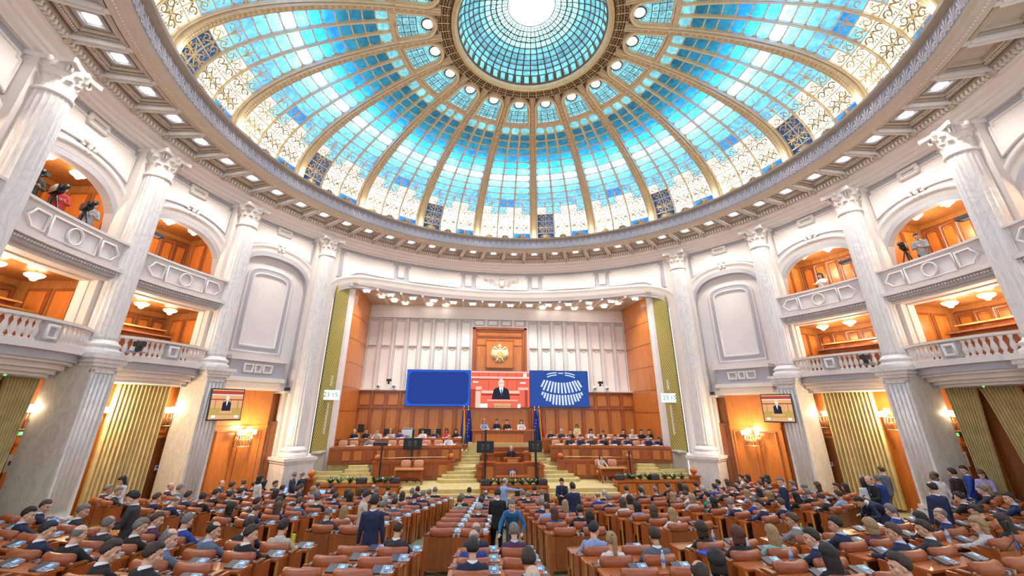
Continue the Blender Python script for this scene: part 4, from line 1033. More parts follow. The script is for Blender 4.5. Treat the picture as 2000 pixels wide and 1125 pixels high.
# small tables with chairs
def smalltable(x, y, lab):
    r = empty('small_table', lab, 'table', (x, y, PZ))
    MB().m(wood_l, False).box((0, 0, .72), (1.5, .62, .05)).build('tabletop', r); MB().m(wood_b, False).box((0, .1, .48), (1.3, .04, .38)).build('modesty_panel', r)
    for sx in (-1, 1):
        for sy in (-1, 1): MB().m(wood_b, False).box((sx * .68, sy * .24, .35), (.06, .06, .7)).build('leg', r)
smalltable(-5.24, 10.9, 'small wooden table on the left side of the stage platform'); smalltable(5.8, 10.9, 'small wooden table on the right side of the stage platform')
def tanchair(loc, rz, lab, grp=None, proto=[None]):
    if proto[0] is None:
        r = empty('office_chair', 'x', 'chair'); MB().m(leather_p, True).tube([(0, -.2, .62), (0, -.24, .85), (0, -.26, 1.0), (0, -.26, 1.06)], [.24, .27, .26, .18], 12, flat=.22, up=(0, 1, 0)).build('backrest', r)
        MB().m(leather_p, False).box((0, .02, .47), (.5, .48, .1), bev=.04).build('seat', r); MB().m(wood_b, False).tube([(0, 0, .1), (0, 0, .44)], .03, 8).build('stem', r)
        for k in range(5): MB().m(black, False).tube([(0, 0, .1), (.28 * cos(k * 1.257), .28 * sin(k * 1.257), .05)], .02, 6).build('leg', r)
        for s in (-1, 1): MB().m(wood_b, False).box((s * .28, 0, .66), (.05, .36, .04)).box((s * .28, -.1, .56), (.04, .04, .2)).build('armrest', r)
        proto[0] = r; c = r
    else: c = copy_tree(proto[0])
    c.location = loc; c.rotation_euler = (0, 0, rz); tag(c, lab, 'chair', grp); return c
tanchair((-5.55, 11.5, PZ), pi, 'tan chair behind the left small stage table, left of its pair'); tanchair((-4.85, 11.5, PZ), pi, 'tan chair behind the left small stage table, right of its pair')
tanchair((5.35, 11.55, PZ), pi, 'tan chair holding the secretary at the right small table'); tanchair((6.1, 11.5, PZ), pi, 'empty tan chair at the right small stage table')
# planters
def planter(x0, x1, yf, h, lab, side=0):
    r = empty('planter', lab, 'planter', ((x0 + x1) / 2, yf, 0)); w = x1 - x0; z = 0 
    b = MB().m(wood_b, False).box((0, .3, h / 2), (w, .6, h)).m(wood_t).box((0, .3, h - .05), (w + .1, .7, .09)).m(wood_d).box((0, .28, .1), (w, .6, .2))
    for k in range(int(w / .9)): b.m(wood_o).box((-w / 2 + (k + .5) * w / int(w / .9), -.01, h / 2 + .05), (w / int(w / .9) - .16, .03, h - .4))
    b.build('box', r)
    return r
pls = [planter(-9.5, -5.5, 9.5, 1.2, 'long wooden planter on the left of the stage steps'), planter(5.55, 9.7, 9.5, 1.27, 'long wooden planter on the right of the stage steps'), planter(-1.5, 1.85, 9.15, 1.12, 'central wooden planter in front of the podium')]
for s in (-1, 1):
    o_ = MB().m(wood_b, False).box((0, 0, .7), (.4, .4, 1.4)).box((0, 0, 1.42), (.5, .5, .08)).m(wood_o, True).lathe([(.05, 0), (.07, .05), (.17, .14), (.19, .24), (.14, .34), (0, .39)], 14, (0, 0, 1.45)).build('newel_post', loc=(s * 9.85, 9.75, 0)); tag(o_, 'wooden newel post with ball at the outer end of the %s planter' % SIDE[s], 'post')
def plantmesh(seed):
    rnd = random.Random(seed); b = MB().m(leaf, True)
    for k in range(26):
        a = rnd.uniform(0, 2 * pi); l = rnd.uniform(.22, .42); o = rnd.uniform(.3, 1.1); w = rnd.uniform(.02, .035); vs = []; n = 5
        d = Vector((cos(a), sin(a), 0)); sd = Vector((-sin(a), cos(a), 0))
        for i in range(n + 1):
            t = i / n; p = d * (l * o * t) + Vector((0, 0, l * (t - .45 * o * t * t))); ww = w * sin(pi * min(1, t * .9 + .1)); vs += [p - sd * ww, p + sd * ww + Vector((0, 0, .004))]
        b.add(vs, [(2 * i, 2 * i + 1, 2 * i + 3, 2 * i + 2) for i in range(n)])
    for k in range(2): a = rnd.uniform(0, 6.3); b.m(whitep, True).ball((.1 * cos(a), .1 * sin(a), rnd.uniform(.15, .25)), .03, 6, (1, .5, 1.4))
    return b
pm_ = [plantmesh(i).build('plant_mesh').data for i in range(4)]
for ob in list(COL.objects):
    if ob.name.startswith('plant_mesh'): bpy.data.objects.remove(ob)
cnt = 0
for nm, xs_, y, z in (('left', [-8.9, -8.5, -8.0, -7.55, -7.2, -6.75, -6.3, -5.9], 9.8, 1.2), ('right', [6.0, 6.5, 6.9, 7.35, 7.9, 8.3, 8.7, 9.2], 9.8, 1.27), ('central', [-1.0, -.6, -.2, .15, .6, 1.0, 1.35], 9.45, 1.12)):
    for i, x in enumerate(xs_):
        if (nm == 'left' and i == 4) or (nm == 'right' and i == 4): continue
        o_ = link('leafy_plant', pm_[cnt % 4], None, None, (x, y + .05 * (cnt % 3), z - .02), cnt * 1.3); o_.scale = (1.25, 1.25, 1.15); cnt += 1
        tag(o_, 'green strap-leaved plant growing in the %s planter, %s from the left' % (nm, ORD[i]), 'plant', 'plants in the %s planter' % nm)
for x, y, z, l in ((-7.4, 9.75, 1.2, 'the middle of the left planter'), (-5.75, 9.75, 1.2, 'the inner end of the left planter'), (5.75, 9.75, 1.27, 'the inner end of the right planter'), (7.65, 9.75, 1.27, 'the middle of the right planter'), (-1.25, 9.45, 1.12, 'the left end of the central planter'), (1.62, 9.45, 1.12, 'the right end of the central planter')):
    o_ = MB().m(black, False).box((0, 0, .13), (.5, .3, .26), bev=.05).m(dgrey).box((0, -.16, .13), (.42, .02, .18)).build('floor_monitor', loc=(x, y, z)); tag(o_, 'black wedge loudspeaker at %s' % l, 'loudspeaker')
# ------------------------------------------------------------ screens
SB = emis('screen_blue', (.024, .055, .28), 1.0); SB2 = emis('screen_bright_blue', (.03, .12, .62), 1.0); SB3 = emis('screen_mid_blue', (.032, .085, .34), 1.0)
SW = emis('screen_white', (.8, .88, 1), 1.1); SR = emis('screen_salmon', (.85, .16, .10), 1.0); SR2 = emis('screen_pink', (1, .55, .45), 1.0); SRD = emis('screen_red_dark', (.45, .07, .045), 1); SK = emis('screen_dark', (.03, .028, .04), 1); SS = emis('screen_skin', (1, .72, .62), 1); ST = emis('screen_tan', (.75, .42, .2), 1)
def scr(b, m, x, z, w, h, y=0): b.m(m, False).box((x, y, z), (w, .01, h)); return b
def rrect(w, h, r, n=6):
    p = []
    for cx_, cy_, a0 in ((w / 2 - r, h / 2 - r, 0), (-w / 2 + r, h / 2 - r, 90), (-w / 2 + r, -h / 2 + r, 180), (w / 2 - r, -h / 2 + r, 270)):
        for i in range(n + 1): a = rad(a0 + 90 * i / n); p.append((cx_ + r * cos(a), cy_ + r * sin(a)))
    return p
# left: blank blue frame
r = empty('video_screen', 'blank blue LED screen with rounded dark field, left of three', 'screen', (-4.35, 16.75, 6.08)); MB().m(black, False).box((0, .1, 0), (4.5, .18, 2.44)).build('housing', r)
b = scr(MB(), SB2, 0, 0, 4.48, 2.42, 0); b.m(SB, False).prism(rrect(4.2, 2.16, .35), 0, .01, Matrix.Translation((0, -.006, 0)) @ FACE); b.build('picture', r)
r = empty('video_screen', 'blue LED screen with white seating plan, right of three', 'screen', (4.3, 16.75, 6.1)); MB().m(black, False).box((0, .1, 0), (4.3, .18, 2.5)).build('housing', r)
b = scr(MB(), SB3, 0, 0, 4.28, 2.48, 0); k0 = 4.28 / 1560
def q(px, pz): return ((px - 790) * k0, (550 - pz) * k0 * 1.0)
def bar2(b, x0, y0, x1, y1, w):
    a = Vector((*q(x0, y0), 0)); c = Vector((*q(x1, y1), 0)); d = c - a; mid = (a + c) / 2; an = math.atan2(d.y, d.x)
    n = max(2, int(d.length / .058))
    for i in range(n):
        for sd in (-1, 1):
            t = (i + .5) / n; p = a + d * t + Vector((-sin(an), cos(an), 0)) * sd * w * .25 * k0
            b.m(SW, False).box((p.x, -.012, p.y), (d.length / n * .82, .008, w * k0 * .44), M=Matrix.Rotation(-an, 3, 'Y'))
for (a, b0, c, d_) in [(400, 335, 310, 510), (480, 345, 362, 590), (560, 360, 463, 615), (632, 378, 560, 640), (700, 390, 658, 655), (773, 398, 758, 665), (850, 400, 857, 670), (920, 400, 957, 665), (995, 392, 1055, 655), (1065, 380, 1152, 640), (1138, 362, 1250, 615), (1200, 345, 1340, 590), (1280, 340, 1383, 510),
                       (355, 630, 320, 710), (420, 652, 375, 785), (490, 672, 437, 855), (563, 688, 522, 872), (637, 697, 605, 940), (713, 705, 692, 950), (787, 707, 780, 955), (862, 710, 870, 960), (935, 707, 957, 955), (1010, 703, 1050, 950), (1083, 697, 1140, 940), (1155, 688, 1212, 872), (1225, 672, 1292, 855), (1295, 655, 1345, 785), (1360, 635, 1395, 710)]: bar2(b, a, b0, c, d_, 48)
for (pts, w) in (([(465, 195), (560, 165), (650, 152), (730, 148)], 26), ([(470, 262), (560, 228), (650, 210), (730, 205)], 26), ([(945, 150), (1040, 158), (1130, 178), (1215, 205)], 26), ([(955, 208), (1040, 215), (1130, 238), (1215, 268)], 26)):
    for i in range(3): bar2(b, *pts[i], *pts[i + 1], w)
for i in range(4):
    x, z = q(785 + 35 * i, 160); b.m(SW, False).box((x, -.012, z), (.07, .008, .07)); 
b.build('picture', r)
r = empty('video_screen', 'central LED screen showing a bald man in dark suit against red panelling', 'screen', (.03, 16.8, 6.05)); MB().m(black, False).box((0, .1, 0), (4.2, .16, 2.46)).build('housing', r)
k1 = 4.2 / 1540; q2 = lambda px, pz: ((px - 875) * k1, (575 - pz) * k1)
b = scr(MB(), SR, 0, 0, 4.2, 2.44)
def R2(b, m, x0, y0, x1, y1, d): a = q2((x0 + x1) / 2, (y0 + y1) / 2); b.m(m, False).box((a[0], -.006 * d, a[1]), ((x1 - x0) * k1, .006, (y1 - y0) * k1))
R2(b, SR2, 105, 135, 1645, 170, 1); R2(b, SR2, 105, 270, 1645, 320, 1); R2(b, SRD, 105, 325, 1645, 345, 1); R2(b, SRD, 105, 345, 1480, 352, 2)
for x in (300, 555, 800, 1050, 1290): R2(b, SRD, x, 180, x + 12, 265, 1)
for x in (560, 1050, 1305): R2(b, SRD, x, 360, x + 9, 620, 1)
R2(b, SR2, 380, 620, 1380, 690, 1); R2(b, SRD, 380, 690, 1380, 745, 1); R2(b, SRD, 105, 590, 230, 1040, 2); R2(b, SRD, 1515, 590, 1590, 1040, 2); R2(b, SR2, 230, 640, 360, 1040, 2); R2(b, SR2, 230, 520, 385, 600, 2); R2(b, SR2, 1340, 540, 1610, 600, 2); R2(b, SW, 345, 940, 550, 1040, 3); R2(b, SW, 1290, 945, 1400, 1040, 3); R2(b, SW, 155, 395, 290, 425, 2); R2(b, SW, 1400, 405, 1545, 440, 2); R2(b, SW, 1480, 180, 1570, 280, 2)
man = [(650, 835), (700, 600), (730, 570), (830, 530), (900, 570), (960, 530), (1075, 590), (1100, 640), (1130, 835)]
b.m(SK, False).prism([q2(*p) for p in man][::-1], 0, .01, Matrix.Translation((0, -.02, 0)) @ FACE)
b.m(SW).prism([q2(*p) for p in ((835, 540), (900, 560), (955, 540), (940, 620), (905, 740), (870, 650))][::-1], 0, .01, Matrix.Translation((0, -.032, 0)) @ FACE)
b.m(SB3).prism([q2(*p) for p in ((888, 580), (915, 580), (925, 720), (905, 750), (885, 720))][::-1], 0, .01, Matrix.Translation((0, -.044, 0)) @ FACE)
hd = [q2(895 + 78 * cos(2 * pi * i / 20), 440 + 115 * sin(2 * pi * i / 20)) for i in range(20)]; b.m(SS).prism(hd[::-1], 0, .01, Matrix.Translation((0, -.044, 0)) @ FACE)
for x in (865, 930): R2(b, SRD, x - 22, 430, x + 22, 445, 10)
R2(b, SRD, 880, 520, 925, 528, 10)
R2(b, SR, 545, 865, 1320, 1040, 5); R2(b, SR2, 530, 845, 1325, 872, 6); R2(b, ST, 710, 935, 1150, 1040, 6)
b.build('picture', r); x, z = q2(930, 1005); text('CAMERA DEPUTAȚILOR', .13, mat('screen_ink', (.05, .02, .01), .5), r, Matrix.Translation((x, -.05, z)) @ FACE)
# clocks
CW = emis('clock_face', (.75, .95, .92), 1.5); CT = emis('clock_digits', (.02, .25, .25), .6)
for s in (-1, 1):
    r = empty('digital_clock', 'lit white digital clock reading 23:15 on the %s gilded lattice' % SIDE[s], 'clock', (s * 10.25, 12.2, 5.4)); r.rotation_euler = (0, 0, s * -.35)
    MB().m(whitep, False).box((0, .05, 0), (1.0, .1, .56)).build('case', r); cf_ = MB().m(CW, False).box((0, -.005, 0), (.96, .01, .52)).build('face', r)
    text('23:15', .36, CT, cf_, Matrix.Translation((0, -.015, 0)) @ FACE)
    for z0, z1, l in ((3.3, 5.0, 'below'), (5.9, 6.5, 'above')):
        o_ = MB().m(whitep, False).box((0, 0, (z0 + z1) / 2), (.14, .12, z1 - z0)).build('wall_light_bar', loc=(s * 10.42, 12.45, 0)); tag(o_, 'slim white wall fitting %s the %s clock' % (l, SIDE[s]), 'wall fitting')
# tilted televisions on the piers
def tv(s):
    r = empty('television', 'flat television on the %s marble pier showing the speaker at the lectern' % SIDE[s], 'television', P(s * 63.6, 14.35, 4.8), 0);
    r.rotation_euler = (rad(-8), 0, -rad(s * 64) + s * .25)
    MB().m(black, False).box((0, .05, 0), (1.34, .1, 1.32)).build('housing', r)
    T1 = ST; b = scr(MB(), ST, 0, 0, 1.26, 1.22); scr(b, SRD, 0, .2, 1.26, .05, -.008); scr(b, emis('tv_gold', (.55, .36, .1), 1), 0, -.3, 1.26, .3, -.006); scr(b, SRD, 0, .48, 1.26, .16, -.006); scr(b, SW, 0, .4, 1.26, .03, -.008)
    for x in (-.45, -.15, .15, .45): scr(b, SRD, x, .0, .02, .4, -.008)
    b.m(SK).prism([(-.17, -.28), (-.17, .05), (-.06, .14), (.06, .14), (.17, .05), (.17, -.28)][::-1], 0, .006, Matrix.Translation((0, -.012, 0)) @ FACE); b.m(SW).prism([(-.04, .13), (.04, .13), (0, -.08)], 0, .006, Matrix.Translation((0, -.02, 0)) @ FACE)
    b.m(SS).prism([(.075 * cos(i * pi / 8), .26 + .11 * sin(i * pi / 8)) for i in range(16)][::-1], 0, .006, Matrix.Translation((0, -.022, 0)) @ FACE); scr(b, ST, 0, -.32, .5, .1, -.024); scr(b, SW, -.45, -.5, .14, .1, -.02); scr(b, SW, .45, -.5, .14, .1, -.02); b.build('picture', r)
    MB().m(dgrey, False).tube([(0, .1, 0), (0, .62, 0)], .05, 8).build('bracket', r)
for s in (-1, 1): tv(s)
# confidence monitors seen from behind
def monitor(x, y, z, w, h, pole_t, zb, lab):
    r = empty('monitor_stand', lab, 'monitor', (x, y, zb)); MB().m(black, False).box((0, .06, z - zb), (w, .07, h), bev=.02).m(dgrey).box((0, .0, z - zb), (w * .5, .05, h * .55)).m(silver, True).ball((-.12, -.03, z - zb + .08), .025, 6).ball((.14, -.03, z - zb + .08), .025, 6).build('display', r)
    MB().m(black, False).box((0, -.03, (pole_t - zb) / 2), (.12, .08, pole_t - zb)).build('pole', r); MB().m(black, False).box((0, 0, .03), (.6, .5, .06), bev=.02).build('base', r)
monitor(-1.22, 11.3, 2.72, .95, .6, 3.6, PZ, 'black monitor on a pole left of the lectern, seen from behind')
monitor(1.6, 11.3, 2.74, .78, .6, 3.6, PZ, 'black monitor on a pole right of the lectern, seen from behind')
monitor(-5.36, 12.5, 2.8, 1.05, .6, 3.55, PZ, 'wide black monitor on a pole in front of the left desks')
def stand(x, y, h, lab, head):
    r = empty('speaker_stand', lab, 'stand', (x, y, PZ)); MB().m(black, False).tube([(0, 0, .3), (0, 0, h)], .045, 8).build('pole', r); MB().m(black, False).box((0, 0, .2), (.42, .34, .4), bev=.04).build('base', r)
    if head: MB().m(black, False).box((-.1, 0, h + .02), (.75, .3, .2), bev=.05).build('head', r)
stand(-6.72, 10.6, 1.95, 'black pole stand with wide head beside the left small table', True); stand(6.75, 10.7, 1.6, 'black pole stand beside the right small table', False)
# flags
def flag(x, y, z, cols, lab, ph):
    r = empty('flag', lab, 'flag', (x, y, z)); MB().m(brass, True).tube([(0, 0, 0), (0, 0, 2.62)], .022, 8).ball((0, 0, 2.68), .05, 8, (1, 1, 1.8)).build('pole', r); MB().m(brass, True).lathe([(.2, 0), (.2, .05), (.05, .1), (.03, .2)], 14).build('foot', r)
    vs = []; n = 18; m = 10; b = MB()
    for j in range(m + 1):
        t = j / m; z_ = 2.5 - 2.05 * t
        for i in range(n + 1):
            u = i / n; w = (.10 + .20 * t) ; vs.append(((u - .35) * w * 2.0, -.05 + .06 * sin(u * 16 + ph) * (.5 + t), z_ + .10 * t * (u - .5)))
    for c in range(len(cols)):
        fs = [(j * (n + 1) + i, j * (n + 1) + i + 1, (j + 1) * (n + 1) + i + 1, (j + 1) * (n + 1) + i) for j in range(m) for i in range(n * c // len(cols), n * (c + 1) // len(cols))]; b.m(cols[c], True).add(vs, fs)
    if len(cols) == 1:
        for k in range(6): b.m(giltb, True).ball((.02 + .05 * cos(k), -.13, 1.9 - .2 * k), .03, 6)
    b.build('cloth', r); MB().m(giltb, False).tube([vs[m * (n + 1) + i] for i in range(n + 1)], .02, 4).build('fringe', r)
fb_, fy_, fr_ = mat('flag_blue', (.02, .04, .32), .6), mat('flag_yellow', (.85, .6, .03), .6), mat('flag_red', (.62, .03, .03), .6)
flag(-2.5, 15.9, 2.12, [fb_, fy_, fr_], 'blue, yellow and red flag left of the presidium, outer of two', 0); flag(-2.2, 15.75, 2.12, [fb_], 'blue flag with gold stars left of the presidium', 1.3)
flag(2.3, 15.75, 2.12, [fb_], 'blue flag with gold stars right of the presidium', .7); flag(2.62, 15.9, 2.12, [fb_, fy_, fr_], 'blue, yellow and red flag right of the presidium, outer of two', 2)
# wall cameras, loudspeaker, dome cameras on the ledge
for x, l in ((-7.85, 'left'), (7.4, 'right')):
    r = empty('robot_camera', 'small black remote camera on a white mount on the %s ledge' % l, 'camera', (x, 16.95, 5.98)); MB().m(whitep, False).box((0, 0, .14), (.5, .2, .28)).build('mount', r); MB().m(black, False).box((0, 0, .42), (.12, .14, .2)).box((.02, -.05, .58), (.34, .2, .16)).build('camera_body', r)
    for sx in (-.65 if l == 'left' else -.5, .42): o_ = MB().m(whitep, True).tube([(0, .05, 0), (0, -.08, 0)], [.14, .15], 16).m(silver).tube([(0, -.08, 0), (0, -.1, 0)], .09, 12).build('round_spotlight', loc=(x + sx, 16.8, 6.15)); tag(o_, 'round white lamp on the %s ledge, %s of the camera' % (l, 'left' if sx < 0 else 'right'), 'lamp')
r = empty('wall_loudspeaker', 'black loudspeaker on a thin stand at the far left stage corner', 'loudspeaker', (-9.2, 16.2, 2.12)); MB().m(black, False).box((0, 0, 1.35), (.36, .3, .5), bev=.04).build('cabinet', r); MB().m(black, False).tube([(0, 0, 0), (0, 0, 1.1)], .02, 6).build('pole', r)
# eagle relief over the opening
r = empty('eagle_relief', 'white plaster eagle with laurel sprays centred above the stage arch', 'relief', P(0, RW - .12, 13.65)); b = MB().m(plaster, True); rn = random.Random(3)
b.ball((0, -.05, -.05), .2, 10, (1, .5, 1.5)).ball((0, -.08, .3), .13, 10).tube([(-.05, -.1, .32), (-.17, -.12, .27)], [.05, .015], 6); b.build('eagle', r)
for s in (-1, 1):
    b = MB().m(plaster, True)
    for k in range(34):
        t = rn.random(); x = s * (.12 + 1.1 * t); z = .10 * rn.uniform(-1, 1) + .08 + .18 * t + (-.38 * rn.random() if t < .55 else 0); an = rn.uniform(-.9, .9) + (0 if s > 0 else pi)
        b.tube([(x, -.05, z), (x + .1 * cos(an), -.1, z + .1 * sin(an) + .02), (x + .18 * cos(an), -.06, z + .18 * sin(an))], [.01, .038, .008], 5, flat=.5)
    b.build('laurel_spray', r)
# ------------------------------------------------------------ benches, desks, consoles
FRr = [25 - .944 * i for i in range(10)]; BRr = [28 + 1.0 * j for j in range(-1, 7)]
FTH = lambda k: 1.6 + 7.35 * k
BTH = lambda k: -3.5 + 4.9 * k
def seat_frame(g, k, i):
    th = rad(FTH(k) if g == 'F' else BTH(k)); r = FRr[i] if g == 'F' else BRr[i]
    return Vector((r * sin(th), C0Y - r * cos(th), zf(r))), th
def place_ok(x, y):
    if hypot(x, y) > 14.9 or (y > 7.7 and abs(x) < 10.6): return False
    return all(hypot(x - s * 15.3 * sin(rad(a)), y - 15.3 * cos(rad(a))) > (1.7 if a < 50 else 1.45) for a in COLA for s in (-1, 1))
def bench_proto(tall):
    r = empty('double_bench', 'x', 'bench')
    me = []
    if tall: MB().m(wood_b, False).box((0, -.16, .48), (1.62, .05, .72)).m(wood_d).box((-.395, -.19, .50), (.56, .03, .66)).box((.395, -.19, .50), (.56, .03, .66)).build('back_panel', r)
    else: MB().m(wood_b, False).box((0, -.15, .62), (1.60, .05, .44)).box((0, -.15, .2), (1.5, .04, .3)).build('back_panel', r)
    for x in (-.79, 0, .79): MB().m(wood_b, False).box((x, .02, .42), (.05, .42, .84)).m(wood_d).box((x, -.14, .45), (.07, .07, .9)).build('side_panel', r)
    for s in (-1, 1):
        b = MB().m(leather, True); n = 8; vs = []          # padded cap with ends curling forward
        prof = [(-.075, .84), (-.10, .90), (-.095, .98), (-.06, 1.02), (.0, 1.03), (.045, 1.0), (.055, .94), (.03, .84)]
        for j in range(n + 1):
            t = j / n * 2 - 1; x = s * .395 + t * .285; dy = .075 * t * t; k = 1 if abs(t) < .99 else .88
            for y, z in prof: vs.append((x, -.13 + y * k + dy, .93 + (z - .93) * k))
        q = len(prof); fs = [(j * q + a, j * q + (a + 1) % q, (j + 1) * q + (a + 1) % q, (j + 1) * q + a) for j in range(n) for a in range(q)] + [tuple(range(q - 1, -1, -1)), tuple(range(n * q, n * q + q))]
        b.add(vs, fs)
        o = b.build('backrest', r)
        if s == -1: b1 = o.data
        MB().m(wood_b, False).box((s * .395, -.10, .66), (.54, .05, .42)).build('back_board', r)
        MB().m(leather, False).box((s * .395, .14, .44), (.56, .46, .12), bev=.04).build('seat', r)
        MB().m(wood_d, False).box((s * .395 + .34 * s, -.02, .87), (.10, .28, .035)).m(silver, True).ball((s * .395 + .33 * s, -.10, .895), .022, 6, (1.6, 1, .6)).build('armrest', r); MB().m(silver, False).box((s * .06, -.10, .865), (.07, .14, .05)).build('inner_armrest', r)
    return r
def desk_proto():
    r = empty('double_desk', 'x', 'desk')
    MB().m(wood_t, False).box((0, .60, .755), (1.60, .36, .035)).build('desktop', r)
    b = MB().m(wood_b, False).box((0, .60, .66), (1.54, .03, .15)); b.build('rail', r)
    for x in (-.78, .78): MB().m(wood_l, False).box((x, .49, .36), (.03, .06, .74)).m(wood_b).box((x, .64, .6), (.035, .26, .28)).box((x, .72, .36), (.035, .08, .74)).build('side_panel', r)
    return r
def console_proto():
    r = empty('voting_console', 'x', 'console')
    M = Matrix.Rotation(rad(16), 3, 'X')
    b = MB().m(dgrey, False).box((-.085, 0, .035), (.16, .2, .035), M=M).build('loudspeaker_part', r)
    b = MB().m(silver, False).box((.075, 0, .035), (.16, .2, .035), M=M).m(dgrey).box((.08, -.066, .036), (.05, .012, .004), M=M).build('display', r)
    MB().m(dgrey, False).box((.08, .016, .0585), (.10, .09, .004), M=M).m(lcd).box((.08, .016, .0605), (.078, .068, .004), M=M).build('screen', b)
    MB().m(paper, False).box((.17, -.03, .02), (.035, .09, .008)).build('card', r)
    return r
bp = {True: bench_proto(True), False: bench_proto(False)}; dp = desk_proto(); cp = console_proto(); usedp = set()
def inst(p):
    if id(p) not in usedp: usedp.add(id(p)); return p
    return copy_tree(p)
def wedge_name(g, k):
    if g == 'F': 
        w = 'centre' if k == 0 else ('%s wedge %s of centre' % (ORD[abs(k) - 1], SIDE[1 if k > 0 else -1]))
        return w
    return 'centre' if k == 0 else '%s wedge %s of centre' % (ORD[abs(k) - 1], SIDE[1 if k > 0 else -1])
def where(g, k, i):
    return '%s %s row, %s' % (ORD[9 - i] if g == 'F' else ORD[i - 1], 'front-block' if g == 'F' else 'rear-block', wedge_name(g, k))
class _PR: pass
def inview(x, y, z):
    v = SC.camera.matrix_world.inverted() @ Vector((x, y, z)); 
    if v.z > -2.3: return False
    f = 796.76; u = 986.4 + f * v.x / -v.z; w = 495.17 - f * v.y / -v.z
    return -90 < u < 2090 and w < 1290
NB = 0
DESKZ = {}
for g, ks, n in (('F', range(-6, 7), 10), ('B', range(-8, 9), 8)):
    for k in ks:
        for i in range(n):
            if g == 'B' and i == 0: continue
            p, th = seat_frame(g, k, i)
            if not place_ok(p.x, p.y) or not inview(p.x, p.y, p.z + 1.0): continue
            tall = g == 'F' and i == 0
            c = inst(bp[tall]); c.location = p; c.rotation_euler = (0, 0, th); wn = where(g, k, i)
            tag(c, ('tall-backed ' if tall else '') + 'orange two-seat bench, ' + wn, 'bench', 'two-seat benches of the chamber')
            d = inst(dp); d.location = p; d.rotation_euler = (0, 0, th); tag(d, 'wooden desk for two, ' + wn, 'desk', 'two-person desks of the chamber')
            for s in (-1, 1):
                q = p + Matrix.Rotation(th, 3, 'Z') @ Vector((s * .395 + (.235 if s > 0 else .27), .60, .772)); e = inst(cp); e.location = q; e.rotation_euler = (0, 0, th)
                tag(e, 'black-silver voting console, %s seat, %s' % (SIDE[s], wn), 'console', 'voting consoles on the desks')
            NB += 1
